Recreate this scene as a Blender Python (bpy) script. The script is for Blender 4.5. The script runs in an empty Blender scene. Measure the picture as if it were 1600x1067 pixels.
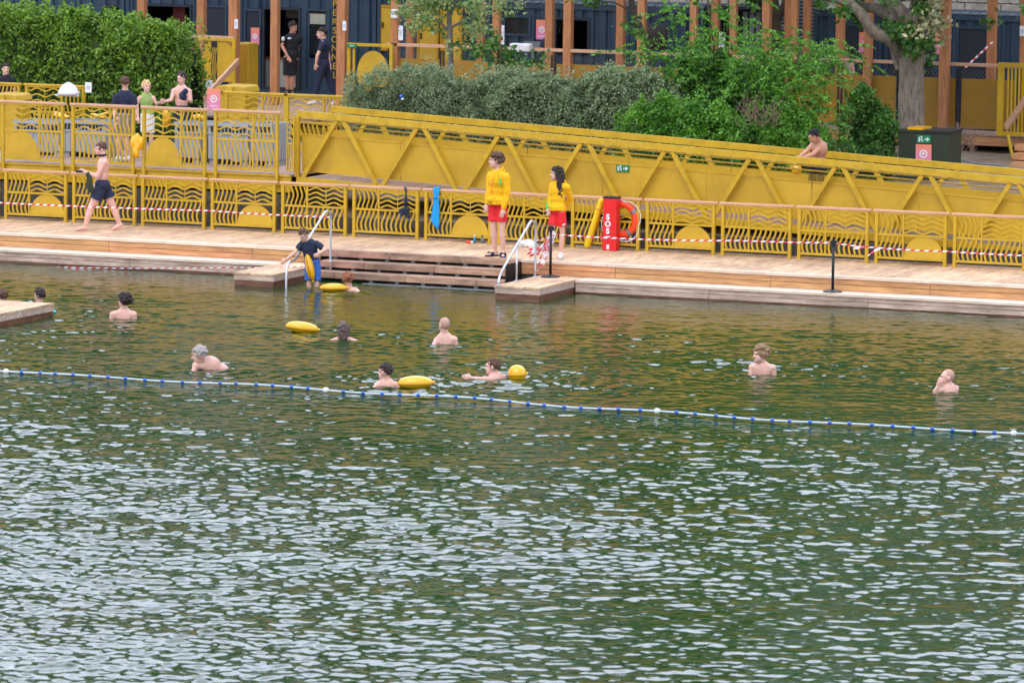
import bpy, math, random
import numpy as np
from mathutils import Vector, Matrix
random.seed(7); RNG = np.random.default_rng(11)
S = bpy.context.scene
COL = S.collection
PI = math.pi
# ------------------------------------------------------------------ camera
FPX = 8212.3
YAW, PITCH, ROLL = math.radians(22.760139), math.radians(6.353212), math.radians(0.676040)
CAM = Vector((45.2462, -86.7223, 8.7225))
_f = Vector((-math.sin(YAW)*math.cos(PITCH), math.cos(YAW)*math.cos(PITCH), -math.sin(PITCH)))
_r = Vector((math.cos(YAW), math.sin(YAW), 0)); _u = _r.cross(_f)
RT = math.cos(ROLL)*_r + math.sin(ROLL)*_u; UP = -math.sin(ROLL)*_r + math.cos(ROLL)*_u
cd = bpy.data.cameras.new('camera'); cam = bpy.data.objects.new('camera', cd); COL.objects.link(cam)
cam.matrix_world = Matrix(((RT.x, UP.x, -_f.x, CAM.x), (RT.y, UP.y, -_f.y, CAM.y), (RT.z, UP.z, -_f.z, CAM.z), (0, 0, 0, 1)))
cd.sensor_width = 36; cd.lens = FPX/1600*36; cd.clip_start = 1; cd.clip_end = 2000
cd.dof.use_dof = True; cd.dof.focus_distance = 78; cd.dof.aperture_fstop = 4.5
S.camera = cam
# ------------------------------------------------------------------ world, sun, exposure
W = bpy.data.worlds.new('World'); S.world = W; W.use_nodes = True
nt = W.node_tree; nt.nodes.clear()
sky = nt.nodes.new('ShaderNodeTexSky'); sky.sky_type = 'NISHITA'; sky.sun_disc = False
sky.sun_elevation = math.radians(50); sky.sun_rotation = math.radians(180); sky.dust_density = 3; sky.air_density = 1.2
hs = nt.nodes.new('ShaderNodeMix'); hs.data_type = 'RGBA'                 # a broken cloud layer over the clear sky
cn = nt.nodes.new('ShaderNodeTexNoise'); cn.inputs['Scale'].default_value = 2.2; cn.inputs['Detail'].default_value = 5
tcw = nt.nodes.new('ShaderNodeTexCoord'); mw = nt.nodes.new('ShaderNodeMapping'); mw.inputs['Scale'].default_value = (1, 1, 2.5); nt.links.new(tcw.outputs['Generated'], mw.inputs[0]); nt.links.new(mw.outputs[0], cn.inputs['Vector'])
cr_ = nt.nodes.new('ShaderNodeMapRange'); cr_.inputs[1].default_value = .35; cr_.inputs[2].default_value = .6; cr_.inputs[3].default_value = .62; cr_.inputs[4].default_value = .97
nt.links.new(cn.outputs[0], cr_.inputs[0]); nt.links.new(cr_.outputs[0], hs.inputs[0]); 
cb = nt.nodes.new('ShaderNodeMix'); cb.data_type = 'RGBA'; cb.inputs[6].default_value = (5.0, 5.5, 6.5, 1); cb.inputs[7].default_value = (18, 19, 23.5, 1)
sx = nt.nodes.new('ShaderNodeSeparateXYZ'); nt.links.new(tcw.outputs['Generated'], sx.inputs[0])
g1 = nt.nodes.new('ShaderNodeMapRange'); g1.interpolation_type = 'SMOOTHSTEP'; g1.inputs[1].default_value = .15; g1.inputs[2].default_value = .8; nt.links.new(sx.outputs[1], g1.inputs[0])   # thin bright cloud towards the park side
g2 = nt.nodes.new('ShaderNodeMapRange'); g2.inputs[1].default_value = .38; g2.inputs[2].default_value = .62; g2.inputs[3].default_value = -.25; g2.inputs[4].default_value = .25; nt.links.new(cn.outputs[0], g2.inputs[0])
g3 = nt.nodes.new('ShaderNodeMath'); g3.operation = 'ADD'; g3.use_clamp = True; nt.links.new(g1.outputs[0], g3.inputs[0]); nt.links.new(g2.outputs[0], g3.inputs[1])
nt.links.new(g3.outputs[0], cb.inputs[0]); nt.links.new(cb.outputs[2], hs.inputs[7])
bg = nt.nodes.new('ShaderNodeBackground'); bg.inputs[1].default_value = 0.15
wo = nt.nodes.new('ShaderNodeOutputWorld')
nt.links.new(sky.outputs[0], hs.inputs[6]); nt.links.new(hs.outputs[2], bg.inputs[0]); nt.links.new(bg.outputs[0], wo.inputs[0])
sd = bpy.data.lights.new('sun', 'SUN'); sd.energy = .6; sd.angle = math.radians(30); sd.color = (1, .97, .92)
sun = bpy.data.objects.new('sun', sd); COL.objects.link(sun)
sun.rotation_euler = (math.radians(40), 0, 0)
S.view_settings.view_transform = 'Standard'; S.view_settings.look = 'None'; S.view_settings.exposure = 0.75; S.view_settings.gamma = 1
# ------------------------------------------------------------------ pixel rays on the 1600 px photograph -> world points
def ray(x, y): return _f + RT*((x-800)/FPX) - UP*((y-533.5)/FPX)
def az(x, y, z): d = ray(x, y); return CAM + d*((z-CAM.z)/d.z)
def ay(x, y, Y): d = ray(x, y); return CAM + d*((Y-CAM.y)/d.y)
def pxm(P): return FPX/((Vector(P)-CAM).dot(_f))
# ------------------------------------------------------------------ materials
def lin(c):
    if isinstance(c, str): c = tuple(int(c[i:i+2], 16)/255 for i in (0, 2, 4))
    return tuple((v/12.92 if v <= .04045 else ((v+.055)/1.055)**2.4) for v in c)
MATS = {}
def mat(name, col, rough=.6, metal=0, var=.12, scale=6, island=0, bump=0, stretch=(1, 1, 1), col2=None, spec=.5, sss=0, grad=None, hue=0, coat=0, attr=None, trans=0, stain=None, dots=0):
    m = bpy.data.materials.new(name); m.use_nodes = True; t = m.node_tree; n = t.nodes; L = t.links
    b = n['Principled BSDF']; b.inputs['Roughness'].default_value = rough; b.inputs['Metallic'].default_value = metal
    b.inputs['Specular IOR Level'].default_value = spec
    if coat: b.inputs['Coat Weight'].default_value = coat
    c = lin(col); c2 = lin(col2) if col2 else c
    tc = n.new('ShaderNodeTexCoord'); mp = n.new('ShaderNodeMapping'); mp.inputs['Scale'].default_value = stretch
    L.new(tc.outputs['Object'], mp.inputs[0])
    no = n.new('ShaderNodeTexNoise'); no.inputs['Scale'].default_value = scale; no.inputs['Detail'].default_value = 6; no.inputs['Roughness'].default_value = .65
    L.new(mp.outputs[0], no.inputs['Vector'])
    rm = n.new('ShaderNodeMapRange'); rm.inputs[1].default_value = .3; rm.inputs[2].default_value = .7
    L.new(no.outputs[0], rm.inputs[0])
    mx = n.new('ShaderNodeMix'); mx.data_type = 'RGBA'
    mx.inputs[6].default_value = (*[v*(1-var) for v in c], 1); mx.inputs[7].default_value = (*[min(1, v*(1+var)) for v in c2], 1)
    L.new(rm.outputs[0], mx.inputs[0]); out = mx.outputs[2]
    if grad:      # printed two-colour paper: (colour, axis z0, z1)
        g = n.new('ShaderNodeSeparateXYZ'); L.new(tc.outputs['Object'], g.inputs[0])
        r2 = n.new('ShaderNodeMapRange'); r2.inputs[1].default_value = grad[1]; r2.inputs[2].default_value = grad[2]; L.new(g.outputs[2], r2.inputs[0])
        m2 = n.new('ShaderNodeMix'); m2.data_type = 'RGBA'; m2.inputs[6].default_value = (*lin(grad[0]), 1); L.new(out, m2.inputs[7]); L.new(r2.outputs[0], m2.inputs[0]); out = m2.outputs[2]
    if island or hue:
        ge = n.new('ShaderNodeNewGeometry'); h = n.new('ShaderNodeHueSaturation')
        r3 = n.new('ShaderNodeMapRange'); r3.inputs[3].default_value = 1-island; r3.inputs[4].default_value = 1+island
        L.new(ge.outputs['Random Per Island'], r3.inputs[0]); L.new(r3.outputs[0], h.inputs['Value'])
        if hue:
            w = n.new('ShaderNodeTexWhiteNoise'); w.noise_dimensions = '1D'; L.new(ge.outputs['Random Per Island'], w.inputs['W'])
            r4 = n.new('ShaderNodeMapRange'); r4.inputs[3].default_value = .5-hue; r4.inputs[4].default_value = .5+hue
            L.new(w.outputs[0], r4.inputs[0]); L.new(r4.outputs[0], h.inputs['Hue'])
        L.new(out, h.inputs['Color']); out = h.outputs[0]
    if attr:
        at = n.new('ShaderNodeAttribute'); at.attribute_name = attr
        m3 = n.new('ShaderNodeMix'); m3.data_type = 'RGBA'; m3.inputs[6].default_value = (*[v for v in c], 1); m3.inputs[7].default_value = (*c2, 1)
        L.new(at.outputs['Fac'], m3.inputs[0]); out = m3.outputs[2]
    if stain:
        sn = n.new('ShaderNodeTexNoise'); sn.inputs['Scale'].default_value = stain[0]; sn.inputs['Detail'].default_value = 7; sn.inputs['Roughness'].default_value = .7; L.new(tc.outputs['Object'], sn.inputs['Vector'])
        sr = n.new('ShaderNodeMapRange'); sr.inputs[1].default_value = .38; sr.inputs[2].default_value = .55; sr.inputs[3].default_value = 1-stain[1]; sr.inputs[4].default_value = 1.04; L.new(sn.outputs[0], sr.inputs[0])
        sm2 = n.new('ShaderNodeHueSaturation'); L.new(sr.outputs[0], sm2.inputs['Value']); L.new(out, sm2.inputs['Color']); out = sm2.outputs[0]
    L.new(out, b.inputs['Base Color'])
    if sss: b.inputs['Subsurface Weight'].default_value = sss; b.inputs['Subsurface Radius'].default_value = (.02, .008, .004)
    if bump:
        bp = n.new('ShaderNodeBump'); bp.inputs['Strength'].default_value = bump; bp.inputs['Distance'].default_value = .02
        L.new(no.outputs[0], bp.inputs['Height']); L.new(bp.outputs[0], b.inputs['Normal'])
    if trans:
        tr = n.new('ShaderNodeBsdfTranslucent'); L.new(out, tr.inputs[0]); ms = n.new('ShaderNodeMixShader'); ms.inputs[0].default_value = trans
        L.new(b.outputs[0], ms.inputs[1]); L.new(tr.outputs[0], ms.inputs[2]); L.new(ms.outputs[0], n['Material Output'].inputs[0])
    MATS[name] = m; return m
YEL = mat('yellow_paint', 'be9a1e', .42, var=.1, scale=3, island=.05, stain=(5, .14))
YELP = mat('yellow_sheet', 'be9922', .5, stain=(1.2, .1), var=.09, scale=1.3)
YELD = mat('yellow_terrace_sheet', 'a87c04', .5, var=.12, scale=2)
BUOY = mat('buoy_yellow', 'e8ac00', .3, var=.04, scale=4, coat=.4)
TUBEY = mat('tube_yellow', 'dcb800', .45, var=.05)
HOOD = mat('hoodie_yellow', 'eab206', .85, var=.1, scale=14, bump=.5)
RED = mat('short_red', 'e0202a', .75, var=.12, scale=14, bump=.4)
REDP = mat('red_paint', 'd81c22', .4, var=.05)
ORNG = mat('ring_orange', 'ee4420', .45, var=.06)
DECKW = mat('deck_planks', 'b08b6a', .75, var=.2, scale=3, island=.13, bump=.25, stretch=(9, .8, 5), stain=(.9, .28), col2='d6b492')
EDGEW = mat('deck_edge_boards', 'ccb199', .7, var=.12, scale=3, island=.07, bump=.2, stretch=(.8, 8, 8), col2='dcc6b2')
RISEW = mat('larch_boards', 'a8764c', .65, var=.12, scale=3, island=.13, hue=.012, bump=.2, stretch=(.7, 8, 9), stain=(.8, .12), col2='c99866')
STEPW = mat('step_boards', '8a6856', .6, var=.25, scale=2.5, island=.14, hue=.012, bump=.2, stretch=(.9, 8, 7), stain=(1.6, .4), col2='a98570')
GREYW = mat('weathered_boards', '9a8474', .75, var=.2, scale=3, island=.14, bump=.25, stretch=(.7, 8, 6), stain=(1.1, .16), col2='c9ae9c')
WETW = mat('wet_boards', '4c3024', .4, var=.35, scale=3, island=.2, stretch=(.9, 5, 5), col2='754c3a')
POSTW = mat('post_timber', 'a36a42', .75, var=.16, scale=3, bump=.3, stretch=(8, 8, .8), col2='b87e54')
RAILW = mat('rail_wood', 'bd8e6e', .55, var=.1, scale=4, stretch=(.7, 8, 8), col2='d0a686')
TERRW = mat('terrace_boards', '8f7264', .8, var=.2, scale=3, island=.1, stretch=(8, .8, 3), col2='a58b7c')
CONC = mat('dark_quay_concrete', '3b3835', .9, var=.35, scale=9, bump=.6, col2='55504a')
NAVY = mat('navy_container_paint', '1d3346', .5, var=.12, scale=2.2, col2='233c50')
NAVYD = mat('navy_dark_paint', '131f2e', .55, var=.15, scale=2)
BLACK = mat('black_plastic', '17181a', .5, var=.2)
INTER = mat('dark_interior', '0c0d10', .8, var=.3)  # near-black for room interiors, also the painted shade below the terrace
GLASS = mat('window_glass', '20262a', .08, var=.3, scale=1, spec=.8)
FROST = mat('frosted_pane', '9a9c8c', .5, var=.12)
WHITE = mat('white_plastic', 'd9d9d6', .5, var=.04)
PAPER = mat('white_paper', 'dfe2ea', .8, var=.03)
CHROME = mat('handrail_steel', 'c9cdd4', .25, metal=.75, var=.08)
STEEL = mat('grey_steel', '7d7f80', .5, metal=.4, var=.1)
STONE = mat('stone_block', '8b857c', .9, var=.25, scale=7, island=.1, bump=.6, col2='9f988d')
MORTAR = mat('mortar', '4d4a45', .95, var=.2)
GREYP = mat('grey_panel', '70777d', .6, var=.08)
CRATE = mat('grey_crate_plastic', '9c9fa3', .6, var=.08)
BINM = mat('dark_green_bin', '24301f', .55, var=.12)
SKIN = mat('skin_pale', 'd4a594', .55, var=.08, scale=8, sss=.12, col2='dcb09c')
SKIN2 = mat('skin_tan', 'bd8870', .55, var=.08, scale=8, sss=.12)
SKIN3 = mat('skin_pink', 'd8a596', .38, var=.1, scale=8, sss=.12, col2='e0b0a0')
EYE = mat('eye_dark', '201815', .3, var=0)
LIP = mat('lip', '9c5a50', .6, var=0)
NAVYC = mat('navy_cloth', '1c2640', .85, var=.15, scale=20, bump=.3)
BLACKC = mat('black_cloth', '15171e', .85, var=.2, scale=20, bump=.3)
BLUEC = mat('blue_cloth', '2f62b8', .8, var=.12, scale=20, bump=.3)
GREENC = mat('olive_green_cloth', '8fa860', .85, var=.1, scale=20)
OLIVE = mat('dark_olive_towel', '333f2c', .95, var=.25, scale=20, bump=.5)
WHITEC = mat('white_cloth', 'd8d8dc', .85, var=.06, bump=.3)
TOWEL = mat('bright_blue_towel', '1996dc', .9, var=.08, scale=20, bump=.5)
HBR = mat('hair_brown', '583c2e', .7, var=.35, scale=40, bump=.6)
HDK = mat('hair_dark', '2a1c1a', .65, var=.3, scale=40, bump=.6)
HBL = mat('hair_blond', 'd6b47c', .7, var=.2, scale=40, bump=.6)
HGR = mat('hair_grey', 'a39c98', .7, var=.2, scale=40, bump=.6)
HRD = mat('hair_red', '8a5238', .7, var=.25, scale=40, bump=.6)
HCU = mat('hair_curly_fair', '94765a', .75, var=.35, scale=45, bump=.8)
HSH = mat('hair_shaved', 'b89080', .7, var=.12, scale=30)
BARK = mat('plane_bark', '6b5d50', .9, var=.35, scale=5, bump=.8, stretch=(3, 3, .8), col2='83776a')
BARKD = mat('dark_bark', '40372c', .9, var=.3, scale=8, bump=.8, stretch=(2, 2, .8))
BARKG = mat('pale_bark', '77716a', .9, var=.25, scale=8, bump=.5, stretch=(3, 3, .8))
LEAFL = mat('leaf_bright', '2c5414', .5, attr='rnd', col2='8cb43a', trans=.3)
LEAFG = mat('leaf_greygreen', '4e643c', .6, attr='rnd', col2='98aa80', trans=.15)
LEAFM = mat('leaf_mid', '2a6216', .5, attr='rnd', col2='78b038', trans=.3)
LEAFP = mat('leaf_variegated', '4a7a26', .5, attr='rnd', col2='c2cc90', trans=.35)
LEAFD = mat('leaf_dark', '254e18', .5, attr='rnd', col2='5a8c34', trans=.25)
LEAFF = mat('blossom_cream', '6f7c40', .6, attr='rnd', col2='c8bc98', trans=.1)
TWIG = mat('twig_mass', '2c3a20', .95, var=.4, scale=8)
TWIGB = mat('bare_twigs', '6f5a4c', .9, var=.2)
SOIL = mat('bank_soil', '6a5a48', .95, var=.3, scale=2, bump=.5, col2='857460')
ROPEC = mat('rope_pale', 'b4c2cc', .5, var=.1)
REDD = mat('dark_red_board', '6e1c24', .6)
BLUEP = mat('float_blue', '1e58b0', .4, var=.05)
TAPEW = mat('tape_white', 'e8e6ea', .5, var=.03); TAPER = mat('tape_red', 'd03048', .5, var=.03)
GREENS = mat('sign_green', '0a7a4a', .5, var=.03)
PINKP = mat('poster_print', 'e58a62', .7, var=.04, grad=('dc7fb4', -.2, .2))
# ------------------------------------------------------------------ object helpers
ROOT = {}
def put(o, parent=None, loc=None, rz=0):
    COL.objects.link(o)
    if parent is not None: o.parent = parent
    if loc is not None: o.location = loc
    if rz: o.rotation_euler = (0, 0, rz)
    return o
def tag(o, label=None, cat=None, group=None, kind=None):
    if label: o['label'] = label
    if cat: o['category'] = cat
    if group: o['group'] = group
    if kind: o['kind'] = kind
    return o
def thing(name, label, cat, loc=(0, 0, 0), rz=0, group=None):
    o = bpy.data.objects.new(name, None); o.empty_display_size = .2
    put(o, None, loc, rz); tag(o, label, cat, group); ROOT[o.name] = (Vector(loc), rz); return o
def root_of(o):
    while o.parent is not None: o = o.parent
    return o
def vv(a): return Vector(a)
class MB:
    def __init__(s): s.v = []; s.f = []; s.m = []
    def add(s, vs, fs, mi=0):
        b = len(s.v); s.v += [tuple(p) for p in vs]; s.f += [tuple(i+b for i in f) for f in fs]; s.m += [mi]*len(fs); return s
    def box(s, x0, x1, y0, y1, z0, z1, mi=0):
        return s.add([(x0, y0, z0), (x1, y0, z0), (x1, y1, z0), (x0, y1, z0), (x0, y0, z1), (x1, y0, z1), (x1, y1, z1), (x0, y1, z1)],
                     [(0, 3, 2, 1), (4, 5, 6, 7), (0, 1, 5, 4), (1, 2, 6, 5), (2, 3, 7, 6), (3, 0, 4, 7)], mi)
    def beam(s, a, b, w, h, up=(0, 0, 1), mi=0):     # w across, h along up
        a, b = vv(a), vv(b); d = (b-a).normalized(); u = vv(up); u = (u-d*u.dot(d)).normalized(); q = d.cross(u)
        vs = [p+q*(i*w/2)+u*(j*h/2) for p in (a, b) for i, j in ((-1, -1), (1, -1), (1, 1), (-1, 1))]
        return s.add(vs, [(0, 1, 2, 3), (7, 6, 5, 4), (0, 4, 5, 1), (1, 5, 6, 2), (2, 6, 7, 3), (3, 7, 4, 0)], mi)
    def tube(s, pts, r, n=8, mi=0, flat=False):
        pts = [vv(p) for p in pts]; k = len(pts); rr = r if isinstance(r, (list, tuple)) else [r]*k
        d0 = (pts[1]-pts[0]).normalized(); ref = Vector((0, 0, 1)) if abs(d0.z) < .9 else Vector((1, 0, 0))
        u = (ref-d0*ref.dot(d0)).normalized(); vs = []; fs = []
        for i, p in enumerate(pts):
            d = (pts[min(i+1, k-1)]-pts[max(i-1, 0)]).normalized(); u = (u-d*u.dot(d)).normalized(); q = d.cross(u)
            for j in range(n):
                a = 2*PI*j/n; vs.append(p+(u*math.cos(a)+q*math.sin(a))*rr[i])
        for i in range(k-1):
            for j in range(n):
                fs.append((i*n+j, i*n+(j+1) % n, (i+1)*n+(j+1) % n, (i+1)*n+j))
        fs.append(tuple(range(n-1, -1, -1))); fs.append(tuple((k-1)*n+j for j in range(n)))
        return s.add(vs, fs, mi)
    def cap(s, a, b, r0, r1, n=12, m=3):             # tapered capsule
        a, b = vv(a), vv(b); d = b-a; L = d.length
        if L < 1e-6: d = Vector((0, 0, 1)); L = 1e-6
        d = d/L; pts = []; rr = []
        for i in range(m+1):
            t = PI/2*(1-i/m); pts.append(a-d*(r0*math.sin(t))); rr.append(max(r0*math.cos(t), r0*.02))
        for i in range(m+1):
            t = PI/2*i/m; pts.append(b+d*(r1*math.sin(t))+d*1e-5); rr.append(max(r1*math.cos(t), r1*.02))
        return s.tube(pts, rr, n)
    def cone(s, a, b, r0, r1, n=16): return s.tube([a, b], [r0, r1], n)
    def ell(s, c, r, M=None, n=14, k=9, mi=0):
        c = vv(c); vs = []; fs = []
        for i in range(1, k):
            t = PI*i/k
            for j in range(n):
                a = 2*PI*j/n; p = Vector((r[0]*math.sin(t)*math.cos(a), r[1]*math.sin(t)*math.sin(a), r[2]*math.cos(t)))
                vs.append(c+(M @ p if M else p))
        for i in range(k-2):
            for j in range(n): fs.append((i*n+j, (i+1)*n+j, (i+1)*n+(j+1) % n, i*n+(j+1) % n))
        p = Vector((0, 0, r[2])); t0 = len(vs); vs += [c+(M @ p if M else p), c-(M @ p if M else p)]
        for j in range(n):
            fs.append((t0, j, (j+1) % n)); fs.append((t0+1, (k-2)*n+(j+1) % n, (k-2)*n+j))
        return s.add(vs, fs, mi)
    def prism(s, pts, y0, y1, mi=0):                 # outline in (x,z), extruded along y
        n = len(pts); vs = [(x, y0, z) for x, z in pts]+[(x, y1, z) for x, z in pts]
        fs = [tuple(range(n)), tuple(range(2*n-1, n-1, -1))]+[(i, i+n, (i+1) % n+n, (i+1) % n) for i in range(n)]
        return s.add(vs, fs, mi)
    def ribbon(s, pts, w, y0, y1, mi=0):             # flat bar following a path in (x,z)
        n = len(pts); A = []; B = []
        for i, (x, z) in enumerate(pts):
            x1, z1 = pts[min(i+1, n-1)]; x0, z0 = pts[max(i-1, 0)]; dx, dz = x1-x0, z1-z0; l = math.hypot(dx, dz) or 1
            A.append((x-dz/l*w/2, z+dx/l*w/2)); B.append((x+dz/l*w/2, z-dx/l*w/2))
        vs = []; fs = []
        for i in range(n): vs += [(A[i][0], y0, A[i][1]), (B[i][0], y0, B[i][1]), (B[i][0], y1, B[i][1]), (A[i][0], y1, A[i][1])]
        for i in range(n-1):
            for j in range(4): fs.append((4*i+j, 4*i+(j+1) % 4, 4*i+4+(j+1) % 4, 4*i+4+j))
        fs += [(3, 2, 1, 0), (4*n-4, 4*n-3, 4*n-2, 4*n-1)]
        return s.add(vs, fs, mi)
    def grid(s, P, mi=0):                            # P[i][j] points
        a, b = len(P), len(P[0]); return s.add([p for r in P for p in r], [(i*b+j, i*b+j+1, (i+1)*b+j+1, (i+1)*b+j) for i in range(a-1) for j in range(b-1)], mi)
    def build(s, name, m, parent=None, world=True, smooth=False, loc=None, bevel=0):
        # world=True: the vertices are world coordinates; they are brought into the frame of the thing they belong to
        me = bpy.data.meshes.new(name); vs = s.v
        if parent is not None and world:
            L, rz = ROOT[root_of(parent).name]; c, q = math.cos(-rz), math.sin(-rz)
            vs = [((x-L.x)*c-(y-L.y)*q, (x-L.x)*q+(y-L.y)*c, z-L.z) for x, y, z in vs]
        if parent is None and loc is not None: vs = [(x-loc[0], y-loc[1], z-loc[2]) for x, y, z in vs]
        me.from_pydata(vs, [], s.f)
        for mm in (m if isinstance(m, (list, tuple)) else [m]): me.materials.append(mm)
        if any(s.m): me.polygons.foreach_set('material_index', s.m)
        if smooth: me.polygons.foreach_set('use_smooth', [True]*len(me.polygons))
        o = bpy.data.objects.new(name, me); put(o, parent, loc if parent is None else None)
        if parent is None: ROOT[o.name] = (Vector(loc or (0, 0, 0)), 0)
        if bevel:
            bm = o.modifiers.new('b', 'BEVEL'); bm.width = bevel; bm.segments = 2; bm.limit_method = 'ANGLE'
        return o
def copy_tree(o, parent=None):
    c = o.copy(); COL.objects.link(c)
    if parent is not None: c.parent = parent
    for ch in list(o.children): copy_tree(ch, c)
    return c
def text_mesh(txt, size, name, m, parent, mtx, depth=.004, bold=0):
    cu = bpy.data.curves.new('t', 'FONT'); cu.body = txt; cu.size = size; cu.extrude = depth; cu.offset = bold; cu.align_x = 'CENTER'; cu.align_y = 'CENTER'
    t = bpy.data.objects.new('t', cu); COL.objects.link(t); bpy.context.view_layer.update()
    me = bpy.data.meshes.new_from_object(t); bpy.data.objects.remove(t); me.transform(mtx); me.materials.clear(); me.materials.append(m)
    o = bpy.data.objects.new(name, me); put(o, parent); return o
FRONT = Matrix.Rotation(PI/2, 4, 'X')                # text plane facing -y
# ------------------------------------------------------------------ water
WZ = -.47
def at_water(x, y): return az(x, y, WZ)
rings = []                                           # (x, y, amplitude, radius) ripples round swimmers
for (x, y, a, R) in ((190, 497, .010, 1.0), (318, 578, .016, 1.5), (536, 529, .018, 1.6), (694, 537, .016, 1.5), (601, 602, .018, 1.6), (770, 592, .018, 2.0),
                     (1191, 583, .016, 1.6), (1480, 612, .012, 1.3), (544, 453, .02, 1.2), (486, 448, .012, .9), (640, 604, .016, 1.2), (810, 592, .016, 2.0), (880, 598, .008, 1.6), (60, 476, .008, .8)):
    p = at_water(x, y); rings.append((p.x, p.y, a, R))
def water():
    ys = list(np.arange(.4, -3.4, -.12)); y = -3.4
    while y > -46.5: ys.append(y); y -= .031
    st = .1
    while y > -320: ys.append(y); y -= st; st *= 1.09
    ys = np.array(ys); NF = 560
    uf = np.linspace(0, 1, NF); mg = [0]; st = .004
    while mg[-1] < 24: mg.append(mg[-1]+st); st *= 1.13
    mg = np.array(mg[1:]); u = np.concatenate([-mg[::-1], uf, 1+mg])
    yc = np.clip(ys, -52, 0)
    XL = np.array([ay(-25, 500, float(v)).x for v in yc]); XR = np.array([ay(1625, 500, float(v)).x for v in yc])
    X = XL[:, None]+(XR-XL)[:, None]*u[None, :]; Y = np.repeat(ys[:, None], len(u), 1)
    fine = np.clip(1-np.maximum(np.maximum(-u, u-1)[None, :], 0)*1.2, 0, 1)*np.clip((Y+75)/25, 0, 1)
    Z = np.zeros_like(X); DX = np.zeros_like(X); DY = np.zeros_like(X); rg = np.random.default_rng(5)
    wind = math.radians(-72)
    for lo, hi, n, sl, spread in ((4, 9, 7, .012, .5), (1.6, 4, 12, .018, .5), (.8, 1.6, 20, .026, .6), (.45, .8, 30, .04, .65), (.28, .45, 40, .066, .7), (.18, .28, 50, .09, .75), (.12, .18, 60, .075, .8)):
        for i in range(n):
            lam = lo*(hi/lo)**rg.random(); k = 2*PI/lam; th = wind+rg.normal()*spread; a = sl/k/math.sqrt(n)*1.41*(.6+.8*rg.random())
            ph = k*(X*math.cos(th)+Y*math.sin(th))+rg.random()*6.283
            w = a*fine; sn, cs = np.sin(ph), np.cos(ph); Z += w*cs; DX -= w*sn*math.cos(th)*.8; DY -= w*sn*math.sin(th)*.8
    # slow patches of calmer and rougher water
    g = np.zeros_like(X)
    for i in range(14):
        lam = 5+14*rg.random(); th = rg.random()*6.28; g += np.cos(2*PI/lam*(X*math.cos(th)*.6+Y*math.sin(th))+rg.random()*6.28)
    g = 1.0+.06*g; calm = np.clip((-Y-3)/30, 0, 1); g = np.clip(g, .5, 1.45)*(.42+.58*calm)
    Z *= g; DX *= g; DY *= g
    for (rx, ry, a, R) in rings:
        d = np.hypot(X-rx, Y-ry); Z += .5*a*np.exp(-(d/R)**2)*np.cos(d*2*PI/.33)*(d > .15)
    n0, n1 = X.shape; co = np.stack([X+DX, Y+DY, Z+WZ], -1).reshape(-1, 3)
    i = np.arange(n0-1)[:, None]*n1+np.arange(n1-1)[None, :]
    F = np.stack([i+n1, i+n1+1, i+1, i], -1).reshape(-1, 4)
    me = bpy.data.meshes.new('water'); me.vertices.add(len(co)); me.vertices.foreach_set('co', co.ravel().astype(np.float32))
    me.loops.add(F.size); me.loops.foreach_set('vertex_index', F.ravel().astype(np.int32)); me.polygons.add(len(F))
    me.polygons.foreach_set('loop_start', (np.arange(len(F))*4).astype(np.int32)); me.polygons.foreach_set('use_smooth', np.ones(len(F), bool)); me.update(calc_edges=True)
    m = bpy.data.materials.new('canal_water'); m.use_nodes = True; t = m.node_tree; b = t.nodes['Principled BSDF']
    b.inputs['Roughness'].default_value = .015; b.inputs['IOR'].default_value = 1.333
    tc = t.nodes.new('ShaderNodeTexCoord'); no = t.nodes.new('ShaderNodeTexNoise'); no.inputs['Scale'].default_value = .25; no.inputs['Detail'].default_value = 3
    mx = t.nodes.new('ShaderNodeMix'); mx.data_type = 'RGBA'; mx.inputs[6].default_value = (*lin('183112'), 1); mx.inputs[7].default_value = (*lin('243e1a'), 1)
    t.links.new(tc.outputs['Object'], no.inputs[0]); t.links.new(no.outputs[0], mx.inputs[0]); t.links.new(mx.outputs[2], b.inputs['Base Color'])
    n2 = t.nodes.new('ShaderNodeTexNoise'); n2.inputs['Scale'].default_value = 13; n2.inputs['Detail'].default_value = 4
    bp = t.nodes.new('ShaderNodeBump'); bp.inputs['Strength'].default_value = .45; bp.inputs['Distance'].default_value = .007
    t.links.new(tc.outputs['Object'], n2.inputs[0]); t.links.new(n2.outputs[0], bp.inputs['Height']); t.links.new(bp.outputs[0], b.inputs['Normal'])
    me.materials.append(m); o = bpy.data.objects.new('water', me); put(o); tag(o, kind='structure')
water()
# ------------------------------------------------------------------ ground
def gz(x, y):
    if y < .55: return -1.5
    z = np.interp(y, [.55, 2.5, 6, 11, 18, 60], [.28, .62, .85, 1.05, 1.15, 1.2])
    return float(z)+.04*math.sin(x*1.7+y)*(y > 2.5)
b = MB(); xs = [-400, -60, -20]+[-18+.8*i for i in range(56)]+[30, 60, 400]; ys = [.56, 1.2, 1.8, 2.5]+[3+.6*i for i in range(18)]+[16, 18, 25, 60, 600]
b.grid([[(x, y, gz(x, y)) for x in xs] for y in ys]); b.build('ground', SOIL, smooth=True); tag(bpy.data.objects['ground'], kind='structure')
qw = thing('quay_wall', 'dark rough concrete quay wall behind the lower yellow railing', 'wall', (8, .52, -1.5))
MB().box(-60, 4.15, .505, .7, -1.6, .66).box(4.152, 60, .5, .7, -1.6, .27).build('wall', CONC, qw)
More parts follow.
